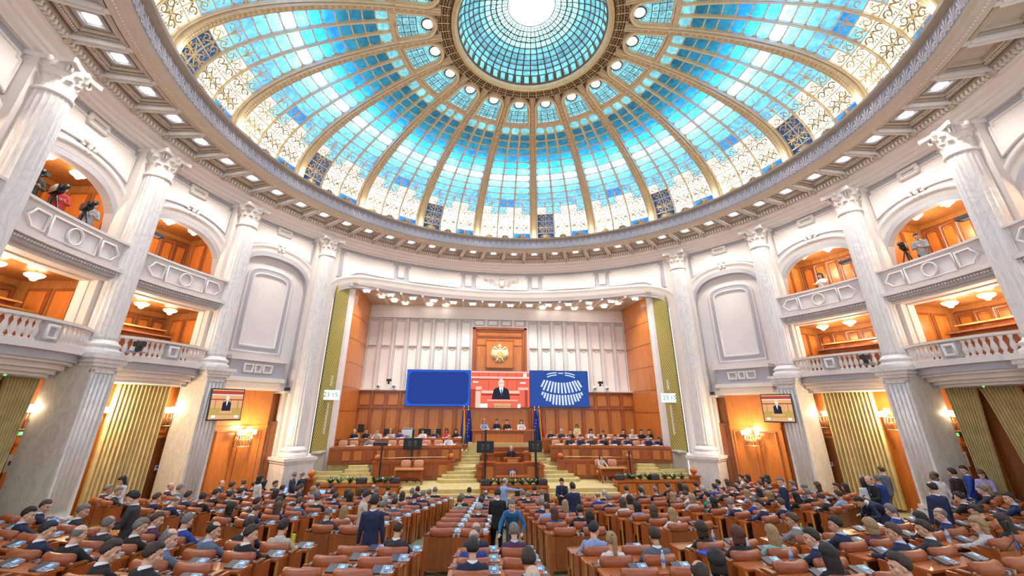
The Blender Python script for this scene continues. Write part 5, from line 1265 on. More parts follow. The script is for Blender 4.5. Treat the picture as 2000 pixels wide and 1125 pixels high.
# front-row desks need a front board, rear block too
for g, ks, i in (('F', range(-6, 7), 9), ('B', range(-8, 9), 1)):
    for k in ks:
        p, th = seat_frame(g, k, i)
        if not place_ok(p.x, p.y) or not inview(p.x, p.y, p.z + 1.0): continue
        o_ = MB().m(wood_b, False).box((0, .80, .42), (1.6, .04, .72)).build('modesty_board', loc=p, rz=th); tag(o_, 'wooden modesty board in front of the desk, ' + where(g, k, i), 'board', 'modesty boards of the first rows')
SEATED = '''B -4 2 -1 r S k n
B -5 1 1 r S b n
F -5 0 1 r S g c
F -5 0 -1 s S g n
B -4 1 -1 r S g c
B -3 2 -1 s G g c
B -3 3 -1 r S k n
B -3 3 1 s B g k
B -2 4 -1 r S d k
B -3 2 1 r S g k
B -3 1 -1 r S b p
B -3 1 1 s S g u
B -2 3 -1 r G g t
B -2 4 1 r S d k
B -2 2 -1 r G k t
F -4 0 -1 s S b n
F -5 2 1 s S g t
F -5 2 -1 r B g n
F -4 0 1 d B g n
F -4 1 -1 s S d n
F -5 4 -1 r B g u
F -4 2 -1 s S d k
F -4 1 1 l S d k
F -5 5 -1 l S b k
F -5 5 1 s S d k
F -4 2 1 s S d c
F -4 3 -1 s S d k
F -3 0 -1 s O k k
F -3 1 -1 s S d c
F -3 0 1 d S b n
B -2 2 1 r S d k
F -5 4 1 s S d n
F -5 6 -1 s O k k
F -4 5 -1 s S d k
F -5 6 1 r S d n
F -4 5 1 s S d c
F -4 6 -1 s S d k
F -4 6 1 s O y l
F -4 7 -1 s S d n
F -4 7 1 s S d n
F -3 7 1 s S g k
F -3 6 -1 s O b c
F -3 8 -1 s B g k
F -3 8 1 l S d k
F -2 4 -1 s S w k
F -4 4 1 s L k n
F -3 3 -1 s S d c
F -3 4 -1 s S g e
F -3 5 -1 s S d n
F -3 4 1 s S d n
F -3 5 1 s O k k
F -3 7 -1 s L b k
F -3 6 1 s S d n
F -3 2 1 s S b t
F -3 2 -1 s O k k
F -3 3 1 l S b k
F -2 0 -1 s G g c
F -2 1 -1 s L y w
F -3 1 1 s L b p
B -2 1 -1 s S d c
B -2 1 1 s S k e
F -2 2 1 s S g n
F -2 5 -1 s S g o
F -2 3 1 s S k t
F -2 6 -1 s L d w
F -2 7 -1 s S g n
F -2 8 -1 s S k n
F -2 6 1 s S g n
F -2 5 1 s S d n
F -2 7 1 s S g g
F -2 8 1 s S g k
B -1 1 1 s G d c
F -1 8 -1 s S k n
F -1 8 1 s S d n
F -1 7 1 s B g t
F -1 5 -1 s S g k
F -1 4 -1 s S b g
F -1 2 1 s S w k
F -1 4 1 s S d n
F -1 5 1 s S k n
B 0 1 -1 s B g n
B 0 2 -1 s B g u
B 0 3 -1 s S k n
F 0 9 -1 s L k k
F 0 7 -1 s S g n
F 0 6 -1 s S g k
F 0 9 1 s S k k
F 0 7 1 s S g g
F 0 6 1 s L d k
F 0 3 -1 s S g n
F 0 2 -1 s G b l
F 0 3 1 s L y n
F 0 1 -1 s L r u
F 0 1 1 s S k k
F 0 0 1 s O k n
F 1 6 1 s S w k
F 1 5 -1 s B g u
F 1 4 -1 s S g n
F 1 2 -1 s O k l
F 1 3 -1 s O b w
F 1 4 1 s O k g
F 2 7 -1 s S k w
F 2 6 -1 s S k k
F 2 7 1 s O g t
F 2 6 1 s S g k
F 3 7 -1 s S k n
F 2 5 1 s O r k
F 3 7 1 s L k k
F 3 6 -1 s O b w
F 2 3 -1 s O y w
F 2 4 1 d S d w
F 2 4 -1 s L y k
F 1 0 -1 s L y w
F 1 1 -1 s O b c
F 3 5 -1 s S w n
F 2 3 1 s S k G
F 2 2 -1 s O k k
F 3 6 1 s S k k
F 4 5 -1 l S d k
F 3 5 1 s S d u
F 4 6 -1 s S d u
F 3 4 -1 l G b c
F 5 6 1 s L k r
F 5 6 -1 s S d w
F 4 6 1 s O b t
F 3 4 1 l S k k
F 4 5 1 s S d k
F 4 4 -1 s S b t
F 3 3 1 s L k k
F 5 5 -1 s L k k
F 3 3 -1 s L y l
F 2 1 1 s G g u
F 2 0 -1 l S d n
F 2 1 -1 d S g n
B 1 1 -1 r S k l
B 1 2 -1 s P y w
B 1 2 1 s S d t
B 2 1 -1 s O d k
B 2 2 -1 s O r k
B 2 2 1 s L y m
B 0 4 1 s S d k
B 0 5 1 s B w k
B 1 5 -1 s G d k
B 1 4 1 s O k k
B 0 1 1 s S g p
F 5 5 1 s L k k
F 3 2 -1 s O y k
F 3 1 -1 s L k k
F 4 3 -1 s S w n
F 3 1 1 r S g k
F 4 0 -1 s L b k
F 4 4 1 s S k n
F 4 3 1 s S g n
F 4 2 -1 d S g t
F 3 0 -1 d S d k
F 4 2 1 s O b k
F 4 1 -1 l S d k
F 4 1 1 s L d k
F 3 2 1 s L d k
F 3 0 1 s S d l
F 4 0 1 l S k t
B 3 2 1 s O y p
B 4 1 1 s S g u
B 4 2 -1 s L k k
B 6 1 -1 s S k k
B 7 1 -1 s S g c
B 7 1 1 s L y n
B 6 2 -1 l S d n
B 4 2 1 l G g n
B 4 3 -1 l O y w
B 4 3 1 s L d k
F 2 0 1 s S b n
B 3 1 -1 l S b g
B 2 3 1 l S d n
B 3 2 -1 l S k n
B 3 3 -1 l S b n
B 2 4 -1 s L k k
B 3 3 1 l S d c
B 2 5 -1 l S d n
B 5 2 -1 s U d k'''
STANDING = '''hold|S k c|110|-9.66 -2.56 1.12|dark-haired person in charcoal suit standing among the left desks
hold|L k w|150|-14.02 3.31 0.73|dark-haired person in black and white top standing against the left curtain
turn|S g n|-60|-10.43 9.00 0.00|person in navy suit standing by the left column pedestal, left of two
hold|G g c|70|-10.08 9.25 0.00|person in grey suit standing by the left column pedestal, right of two
stand|L k w|-40|-10.53 5.60 0.39|long-haired person in white top standing by the left wooden door
hold|S k e|-70|-5.16 -0.23 0.70|bearded person in cream jacket standing beside a navy-jacketed one
stand|S k n|0|-4.40 -2.82 0.99|broad person in dark navy jacket seen from behind, left aisle
point|B g l|-60|-0.68 5.44 0.16|bald person in light blue polo pointing right in the centre aisle
lean|S g B|172|-0.97 -0.36 0.67|grey-haired person in vivid blue jacket leaning forward in the centre aisle
hold|S k n|165|1.89 6.09 0.11|person in navy jacket and white shirt standing right of centre, facing camera
stand|S k n|10|1.50 2.49 0.42|person in navy jacket seen from behind, right of centre aisle
turn|S g n|60|8.77 1.60 0.64|tall person in navy suit standing in the right block, facing left
stand|O k w|-20|11.37 1.00 0.78|black-haired person in white top standing in the right block
hold|B g k|100|11.43 0.82 0.80|bald bespectacled person in black jacket facing left among the right group
stand|S g u|10|11.96 1.07 0.80|grey-haired person in blue jacket standing with back turned, right group
stand|S d t|0|14.76 3.64 0.74|person in pale blue-grey jacket standing behind the right group
bend|S k n|80|10.66 0.06 0.83|bearded person in navy jacket bending over a desk, right block
turn|B k w|-20|13.10 0.11 1.00|bald dark-skinned person in white shirt standing at right
stand|G k n|-5|9.60 -2.88 1.15|balding person in dark navy suit seen from behind, right foreground
stand|S k N|5|14.49 0.69 1.02|person in dark brown suit seen from behind beside the right pier
stand|S k k|-15|15.10 1.78 0.95|tall person in black suit seen from behind at far right
hold|L b v|120|15.19 0.39 1.10|long-haired person in lavender top with hand at chin, far right
turn|S d u|40|15.18 0.86 1.05|person in bright blue suit at the right edge
hold|S k k|0|-1.34 0.33 0.61|person dressed in black with sneakers standing behind the light blue polo'''
ITEMS = '''bottle c -8.83 -2.75
bottle c -8.02 1.80
bottle b 1.23 6.56
bottle b 1.58 5.53
bottle b 1.12 0.90
bottle b 3.43 7.31
bottle b 6.82 4.50
bottle c 3.19 -3.36
bottle c 3.10 -4.57
bottle c 1.45 -5.40
bottle c 3.22 -5.89
bottle g 5.87 -2.69
bottle b 7.60 -4.53
bottle c 13.89 0.60
bottle c 9.48 4.75
bottle c 9.47 -0.40
laptop u -11.94 -1.69
laptop u -11.92 5.80
laptop u -9.45 9.96
laptop u -8.95 7.93
paper w -10.28 3.11
paper w 2.75 -4.02
paper w 8.82 10.01
paper w -4.57 3.96
paper w -7.61 -4.05
paper w 5.42 -3.52
paper w 10.62 -1.20
phone k -8.06 -2.37
phone k 2.88 -3.92
phone k 8.39 -0.72
cup w -6.01 -2.44
carton y -5.87 -2.45
folder u 2.11 -4.23
bag w 7.71 1.93
mic k 7.39 -5.82'''
# ------------------------------------------------------------ people
def remesh(b, vox, mats, smooth=2):
    me = bpy.data.meshes.new('tmp'); me.from_pydata(b.v, [], b.f); me.update()
    bmm = bmesh.new(); bmm.from_mesh(me); bmesh.ops.recalc_face_normals(bmm, faces=bmm.faces); bmm.to_mesh(me); bmm.free()
    o = bpy.data.objects.new('tmp', me); COL.objects.link(o)
    m = o.modifiers.new('r', 'REMESH'); m.mode = 'VOXEL'; m.voxel_size = vox; m.use_smooth_shade = True
    if smooth: s = o.modifiers.new('s', 'SMOOTH'); s.factor = .5; s.iterations = smooth
    dg = bpy.context.evaluated_depsgraph_get(); ev = o.evaluated_get(dg); res = bpy.data.meshes.new_from_object(ev)
    res.materials.clear()
    for x in mats: res.materials.append(x)
    bpy.data.objects.remove(o); bpy.data.meshes.remove(me); return res
def cap(b, p0, p1, r0, r1, n=10):
    p0, p1 = Vector(p0), Vector(p1); d = (p1 - p0).normalized()
    b.tube([p0 - d * r0 * .85, p0 - d * r0 * .5, p0, p1, p1 + d * r1 * .5, p1 + d * r1 * .85], [r0 * .5, r0 * .86, r0, r1, r1 * .86, r1 * .5], n)
def head_mesh(b, M):
    """skull, jaw, nose, brow, ears and neck in head space (face towards +y)"""
    T = lambda p: M @ Vector(p)
    R3 = M.to_3x3()
    b.ball(T((0, -.012, .03)), 1, 16, (.078, .098, .10), R3); b.ball(T((0, .025, -.03)), 1, 14, (.062, .070, .088), R3)
    b.ball(T((0, .055, -.088)), 1, 10, (.034, .03, .026), R3)                               # chin
    b.tube([T((0, .088, .018)), T((0, .106, -.012)), T((0, .122, -.034)), T((0, .098, -.046))], [.010, .012, .017, .012], 8)   # nose
    b.tube([T((-.045, .082, .030)), T((0, .094, .028)), T((.045, .082, .030))], [.010, .012, .010], 6)                    # brow
    b.tube([T((-.024, .090, -.066)), T((0, .096, -.064)), T((.024, .090, -.066))], [.006, .009, .006], 6)                 # lips
    for s in (-1, 1):
        b.ball(T((s * .046, .062, -.022)), 1, 8, (.022, .02, .022), R3)
        b.ball(T((s * .080, -.004, -.008)), 1, 8, (.011, .022, .034), R3)
def hand(b, wrist, d, n, s, curl_=.35, r=1.0):
    """palm, four bent fingers of different lengths and a thumb; d = pointing, n = back of hand normal"""
    d = Vector(d).normalized(); n = Vector(n).normalized(); n = (n - d * n.dot(d)).normalized(); sd = d.cross(n) * s; w = Vector(wrist)
    b.ball(w + d * .045, 1, 10, (.040, .046, .017), Matrix((sd, d, n)).transposed())
    for k, (l, o) in enumerate(((.066, -.027), (.078, -.009), (.073, .009), (.058, .026))):
        p = w + d * .078 + sd * o; q = p + (d * cos(curl_) - n * sin(curl_)) * l * .5 + sd * o * .1; q2 = q + (d * cos(curl_ * 2.2) - n * sin(curl_ * 2.2)) * l * .5
        b.tube([p - d * .02, p, q, q2], [.0095, .0095, .0088, .0070], 6)
    p = w + d * .022 - sd * .034; b.tube([p + sd * .01, p - sd * .022 + d * .022 - n * .006, p - sd * .028 + d * .052 - n * .014], [.013, .011, .008], 6)
def limb3(b, a, c, l1, r, pole, rr):
    pass
def elbow(a, c, l1, l2, pole):
    a, c = Vector(a), Vector(c); d = c - a; D_ = min(d.length, (l1 + l2) * .999); u = d.normalized(); x = (l1 * l1 - l2 * l2 + D_ * D_) / (2 * D_); h = math.sqrt(max(0, l1 * l1 - x * x)); p = Vector(pole); p = (p - u * p.dot(u)).normalized(); return a + u * x + p * h
POSES = {
 # hips, chest(shoulder centre), head centre, head yaw/pitch, hands L/R, feet L/R, seated
 'sit':   dict(hip=(0, .02, .56), sh=(0, .04, 1.10), hd=(0, .10, 1.28), yaw=0, pit=-14, hl=(-.17, .50, .83), hr=(.15, .50, .83), seat=1),
 'down':  dict(hip=(0, .02, .56), sh=(0, .12, 1.07), hd=(0, .25, 1.21), yaw=0, pit=-42, hl=(-.07, .48, .86), hr=(.09, .50, .86), seat=1),
 'left':  dict(hip=(0, .02, .56), sh=(0, .06, 1.10), hd=(-.03, .11, 1.28), yaw=55, pit=-10, hl=(-.20, .50, .83), hr=(.13, .50, .83), seat=1, tw=18),
 'right': dict(hip=(0, .02, .56), sh=(0, .06, 1.10), hd=(.03, .11, 1.28), yaw=-55, pit=-14, hl=(-.17, .50, .83), hr=(.20, .50, .83), seat=1, tw=-18),
 'stand': dict(hip=(0, 0, .95), sh=(0, -.01, 1.49), hd=(0, .03, 1.665), yaw=0, pit=-8, hl=(-.27, .06, .86), hr=(.27, .06, .86), seat=0),
 'hold':  dict(hip=(0, 0, .95), sh=(0, .0, 1.48), hd=(0, .07, 1.64), yaw=0, pit=-24, hl=(-.06, .32, 1.12), hr=(.08, .34, 1.14), seat=0),
 'turn':  dict(hip=(0, 0, .95), sh=(0, -.01, 1.49), hd=(0, .03, 1.665), yaw=60, pit=-12, hl=(-.26, .10, .88), hr=(.24, .14, .90), seat=0, tw=12),
 'lean':  dict(hip=(0, -.12, .94), sh=(0, .20, 1.33), hd=(0, .36, 1.49), yaw=10, pit=-14, hl=(-.28, .36, .84), hr=(.34, .48, .84), seat=0),
 'point': dict(hip=(0, 0, .95), sh=(0, .0, 1.49), hd=(0, .04, 1.665), yaw=0, pit=0, hl=(-.27, .10, .90), hr=(.26, .58, 1.36), seat=0),
 'bend':  dict(hip=(0, -.25, .92), sh=(0, .22, 1.10), hd=(0, .45, 1.14), yaw=0, pit=-40, hl=(-.2, .42, .76), hr=(.2, .42, .76), seat=0),
}
def rotz(v, a): return Matrix.Rotation(rad(a), 3, 'Z') @ Vector(v)
def torso(b, hip, sh, tw, g, fem=False, low=None):
    """lofted trunk, g = extra thickness of the garment"""
    hip, sh = Vector(hip), Vector(sh); up = (sh - hip).normalized(); rings = []
    W_ = [(-.16, .150, .105), (-.06, .170, .120), (.10, .160, .112), (.28, .150 if not fem else .125, .105), (.55, .178 if not fem else .15, .118), (.80, .205 if not fem else .172, .118), (.93, .19 if not fem else .165, .105), (1.01, .125, .085), (1.08, .07, .062)]
    if low: W_ = [(low, .172, .128), (low + .04, .176, .13), (-.02, .172, .124)] + W_[2:]
    L = (sh - hip).length; vs = []; n = 16
    for t, rx, ry in W_:
        c = hip + up * L * t; a = rad(tw * max(0, min(1, t))); 
        for k in range(n):
            an = 2 * pi * k / n; v = Vector(((rx + g) * cos(an), (ry + g) * sin(an), 0)); v = Matrix.Rotation(a, 3, 'Z') @ v
            lean = math.atan2((sh - hip).y, (sh - hip).z); v = Matrix.Rotation(-lean * .8, 3, 'X') @ v; vs.append(c + v)
    q = len(W_); fs = [(j * n + k, j * n + (k + 1) % n, (j + 1) * n + (k + 1) % n, (j + 1) * n + k) for j in range(q - 1) for k in range(n)] + [tuple(range(n - 1, -1, -1)), tuple(range((q - 1) * n, q * n))]
    b.add(vs, fs)
def person_meshes(name, fem=False):
    P_ = POSES[name]; hip, sh, hd = Vector(P_['hip']), Vector(P_['sh']), Vector(P_['hd']); tw = P_.get('tw', 0); sw = .185 if not fem else .165
    HM = Matrix.Translation(hd) @ Matrix.Rotation(rad(P_['yaw']), 4, 'Z') @ Matrix.Rotation(rad(P_['pit']), 4, 'X') @ Matrix.Scale(1.17, 4)
    sl = sh + rotz((-sw, 0, -.06), tw); sr = sh + rotz((sw, 0, -.06), tw)
    arms = []
    for s, S_, H_ in ((-1, sl, Vector(P_['hl'])), (1, sr, Vector(P_['hr']))): arms.append((s, S_, elbow(S_, H_, .30, .27, (s * .7, -.5, -.6)), H_))
    legs = []
    for s in (-1, 1):
        h0 = hip + Vector((s * .09, 0, -.06))
        if P_['seat']: kn = Vector((s * .12, .44, .52)); ft = Vector((s * .12, .42, .10))
        else: ft = Vector((s * .12, .02 * s, .09)); kn = elbow(h0, ft, .44, .42, (0, 1, 0))
        legs.append((s, h0, kn, ft))
    body = MB(); torso(body, hip, sh, tw, -.012, fem)
    ns = hd + HM.to_3x3() @ Vector((0, -.03, -.07)); cap(body, sh + Vector((0, .0, .02)), ns, .066, .058); head_mesh(body, HM)
    for s, a, e, h in arms:
        cap(body, a, e, .048, .040); w = h - (h - e).normalized() * .0; cap(body, e, w, .038, .025)
        d = (h - e).normalized(); 
        if P_['seat'] or name in ('lean', 'bend'): d = Vector((d.x * .5, 1, -.15)).normalized(); hand(body, h, d, (0, 0, 1), s, .3)
        elif name == 'hold': hand(body, h, (-s * .5, .6, .5), (s * .6, 0, .7), s, .9)
        elif name == 'point' and s > 0: hand(body, h, (.1, 1, .35), (0, -.2, 1), s, .12)
        else: hand(body, h, (0, .1, -1), (s, 0, 0), s, .35)
    for s, h0, kn, ft in legs: cap(body, h0, kn, .078, .055); cap(body, kn, ft, .053, .036); cap(body, ft + Vector((0, 0, -.04)), ft + Vector((0, .13, -.05)), .035, .03)
    jack = MB(); torso(jack, hip, sh, tw, .014, fem, -.20 if P_['seat'] else (-.34 if not fem else -.12))
    if not fem and not P_['seat']: cap(jack, hip + Vector((-.04, 0, -.06)), hip + Vector((.04, 0, -.06)), .135, .135)
    for s, a, e, h in arms: cap(jack, a, e, .070, .056); cap(jack, e, h - (h - e).normalized() * .03, .055, .040); jack.ball(a, .076, 10)
    trou = MB(); cap(trou, hip + Vector((-.07, 0, -.03)), hip + Vector((.07, 0, -.03)), .12, .12)
    for s, h0, kn, ft in legs: cap(trou, h0, kn, .098, .072); cap(trou, kn, ft + Vector((0, 0, .02)), .070, .058)
    shoe = MB()
    for s, h0, kn, ft in legs: cap(shoe, ft + Vector((0, -.02, -.045)), ft + Vector((0, .15, -.055)), .042, .036)
    col = MB().m(shirtm, True); q = sh.lerp(ns, .36); ax = (ns - sh).normalized()
    col.tube([q - ax * .05, q, q + ax * .022], [.096, .084, .074], 14, caps=False); fr = rotz((0, 1, 0), tw)
    for k in range(1): # shirt front triangle
        c = sh + fr * .105; x_ = rotz((1, 0, 0), tw); dn = (hip - sh).normalized()
        col.add([c - x_ * .055 + Vector((0, 0, .03)) - fr * .03, c + x_ * .055 + Vector((0, 0, .03)) - fr * .03, c + dn * .28 + fr * .045], [(0, 1, 2)])
        tie = (c + fr * .018 + dn * .02, c + dn * .22 + fr * .052)
    ey = MB().m(eye, True)
    for s in (-1, 1): ey.ball(HM @ Vector((s * .030, .083, .008)), .009, 6).tube([HM @ Vector((s * .016, .094, .032)), HM @ Vector((s * .048, .084, .034))], .005, 4)
    out = dict(body=remesh(body, .0105, [skin], 2), jacket=remesh(jack, .016, [cloth], 4), trousers=remesh(trou, .02, [cloth], 3), shoes=remesh(shoe, .016, [black], 1))
    def tomesh(b, n): o = b.build(n); me = o.data; bpy.data.objects.remove(o); return me
    out['collar'] = tomesh(col, 'collar'); out['eyes'] = tomesh(ey, 'eyes'); out['HM'] = HM
    tb = MB().m(cloth, True).tube([tie[0], (tie[0] + tie[1]) / 2 + fr * .01, tie[1]], [.016, .022, .028], 6, flat=.3, up=(0, 1, 0)); out['tie'] = tomesh(tb, 'tie')
    return out
def hair_mesh(kind, seed=0):
    """hair in head space; the shell dips inside the skull where the face and bald parts are"""
    rn = random.Random(seed); b = MB().m(hairm, True); vs = []; n = 28; h = 18
    for i in range(h + 1):
        t = pi * i / h
        for k in range(n):
            a = 2 * pi * k / n; d = Vector((sin(t) * cos(a), sin(t) * sin(a), cos(t))); y, z = d.y, d.z
            # hairline: in front above the brow, at the sides above the ears, low at the nape
            line = .42 if y > .45 else (.42 - 1.06 * ((.45 - y) / .8) ** .75 if y > -.35 else -.66)
            if kind in ('L', 'O', 'P', 'U'): line -= .10 if y > .2 else .0
            f = max(0., min(1., (z - line) / .16 + .5)); vol = {'S': .013, 'G': .009, 'B': .004, 'L': .024, 'O': .032, 'P': .016, 'U': .018}[kind]
            if kind == 'G': top = max(0, min(1, (z - .55) / .2)) * max(0, min(1, (y + .55) / .3)); f *= 1 - top
            if kind == 'B': f *= (1 if z < .38 and y < .3 else max(0, 1 - (z - .38) * 6)) * (1 if kind != 'B' else .9)
            r = Vector((.078, .098, .10)); base = Vector((d.x * r.x, d.y * r.y - .012, d.z * r.z + .03)); nn = Vector((d.x / r.x, d.y / r.y, d.z / r.z)).normalized()
            off = -.022 + f * (.022 + vol + (.004 * rn.uniform(-1, 1) if f > .5 else 0)) + (.006 if kind == 'S' and z > .6 and y > 0 else 0)
            vs.append(base + nn * off)
    fs = [(i * n + k, (i + 1) * n + k, (i + 1) * n + (k + 1) % n, i * n + (k + 1) % n) for i in range(h) for k in range(n)]
    b.add(vs, fs)
    if kind in ('L', 'O'):
        ln = {'L': -.24, 'O': -.13}[kind]; vs = []; m = 8; w = 16
        for j in range(m + 1):
            t = j / m; z = .05 + (ln - .05) * t; rr = 1.04 + .10 * sin(t * pi) - (.25 * t * t if kind == 'L' else .1 * t)
            for sgn in (1, .80):
                for i in range(w + 1):
                    a = pi + .25 * pi * 0 + (-.18 + 1.36 * i / w) * pi; x = -cos(a - pi / 2 * 0) ; an = rad(160 + 220 * i / w)
                    vs.append(Vector((.088 * rr * (1 + .22 * t) * sgn * cos(an), -.012 + .108 * rr * (1 - .28 * t) * sgn * sin(an) - .01 * t, z + .008 * sin(i * 2.3 + seed))))
        q = 2 * (w + 1); fs = []
        for j in range(m):
            for i in range(w): fs += [(j * q + i, j * q + i + 1, (j + 1) * q + i + 1, (j + 1) * q + i), (j * q + w + 1 + i, (j + 1) * q + w + 1 + i, (j + 1) * q + w + 2 + i, j * q + w + 2 + i)]
        fs += [(m * q + i, m * q + i + 1, m * q + w + 2 + i, m * q + w + 1 + i) for i in range(w)]
        for i in (0, w): fs += [(j * q + i, (j + 1) * q + i, (j + 1) * q + w + 1 + i, j * q + w + 1 + i) for j in range(m)]
        b.add(vs, fs)
    if kind == 'P': b.tube([(0, -.10, .06), (0, -.15, .05), (.01, -.165, -.04), (0, -.15, -.16), (.01, -.14, -.27)], [.03, .036, .042, .034, .012], 10).m(black).tube([(0, -.112, .06), (0, -.125, .058)], .035, 10)
    if kind == 'U': b.ball((0, -.12, .09), .05, 10, (1, .9, .9))
    o = b.build('hair'); me = o.data; bpy.data.objects.remove(o); return me
HC = dict(k=(.012, .010, .009), d=(.035, .02, .013), b=(.09, .05, .028), g=(.20, .19, .18), w=(.55, .54, .52), y=(.42, .28, .13), r=(.11, .03, .018))
CC = dict(n=(.012, .022, .07), k=(.010, .010, .012), c=(.03, .03, .036), u=(.02, .06, .30), l=(.28, .42, .72), w=(.78, .78, .80), g=(.30, .30, .31), t=(.11, .15, .22), e=(.58, .50, .42), p=(.09, .03, .09), r=(.62, .04, .04), m=(.35, .68, .62), v=(.42, .36, .66), G=(.02, .28, .18), o=(.07, .075, .05), y=(.75, .66, .35), N=(.045, .02, .028), B=(.02, .16, .42), s=(.55, .48, .42))
CN = dict(n='navy', k='black', c='charcoal', u='bright blue', l='light blue', w='white', g='light grey', t='blue-grey', e='cream', p='dark purple', r='red', m='mint green', v='lavender', G='green', o='olive grey', y='yellow', N='dark brown', B='vivid blue', s='beige')
HN = dict(k='black', d='dark', b='brown', g='grey', w='white', y='blond', r='reddish')
SKINS = [(.62, .36, .25), (.70, .43, .31), (.55, .30, .20), (.66, .40, .29), (.17, .08, .05)]
PM = {}; HMESH = {k: hair_mesh(k, i) for i, k in enumerate('SBGLOPU')}
def hair_words(H, hc):
    return {'S': HN[hc] + '-haired', 'B': 'bald', 'G': 'balding ' + HN[hc] + '-haired', 'L': 'long ' + HN[hc] + '-haired', 'O': HN[hc] + '-bobbed', 'P': HN[hc] + '-ponytailed', 'U': HN[hc] + '-bunned'}[H]
npers = 0
def person(pose, H, hc, cc, loc, rz, label, group=None, sk=None, sc=1.0, trous=None, shirt=None, tie=None, legs=True, eyes=False):
    global npers
    fem = H in 'LOPU'; key = (pose, fem)
    if key not in PM: PM[key] = person_meshes(pose, fem)
    m = PM[key]; rn = random.Random(npers * 7 + 3); npers += 1
    r = link('person', m['body'], None, None, loc, rz, SKINS[sk if sk is not None else rn.choice([0, 1, 1, 3, 3, 2])]); r.scale = (sc, sc, sc * rn.uniform(.985, 1.01)); tag(r, label, 'person', group)
    c = link('hair', HMESH[H], r, m['HM'], None, None, HC[hc]); c.rotation_mode = 'XYZ'
    v = rn.uniform(.85, 1.2); cl_ = tuple(min(.85, x * v) for x in CC[cc])
    link('jacket' if (not fem and cc not in 'wlvmG') else 'shirt', m['jacket'], r, None, None, None, cl_)
    if legs: link('trousers', m['trousers'], r, None, None, None, CC[trous] if trous else (cl_ if cc in 'nkctpoN' else CC[rn.choice('nkc')]))
    if legs and not POSES[pose]['seat']: link('shoes', m['shoes'], r)
    if not fem and cc not in 'wlvm': link('collar', m['collar'], r, None, None, None, shirt or rn.choice([(.8, .8, .82), (.8, .8, .82), (.5, .6, .8)]))
    if tie: link('tie', m['tie'], r, None, None, None, tie)
    if eyes: link('eyes', m['eyes'], r)
    return r
PZN = {'s': 'sit', 'd': 'down', 'l': 'left', 'r': 'right'}
seen = {}
for ln in SEATED.strip().split('\n'):
    g, k, i, s, pz, H, hc, cc = ln.split(); k, i, s = int(k), int(i), int(s)
    p, th = seat_frame(g, k, i); rr = Matrix.Rotation(th, 3, 'Z'); rn = random.Random(k * 97 + i * 13 + s); q = p + rr @ Vector((s * .395 + rn.uniform(-.04, .04), rn.uniform(.0, .05), 0))
    gar = 'jacket' if (H not in 'LOPU' and cc not in 'wlvmG') else 'top'
    look = {'s': 'facing ahead', 'd': 'head bowed', 'l': 'turned left', 'r': 'turned right'}[pz]
    lab = '%s person, %s %s, %s seat, %s' % (hair_words(H, hc), CN[cc], gar, SIDE[s], where(g, k, i))
    person(PZN[pz], H, hc, cc, q, th + rad(rn.uniform(-9, 9)), lab, 'people seated in the chamber', sc=.97 if H not in 'LOPU' else .93, eyes=pz in 'lr')
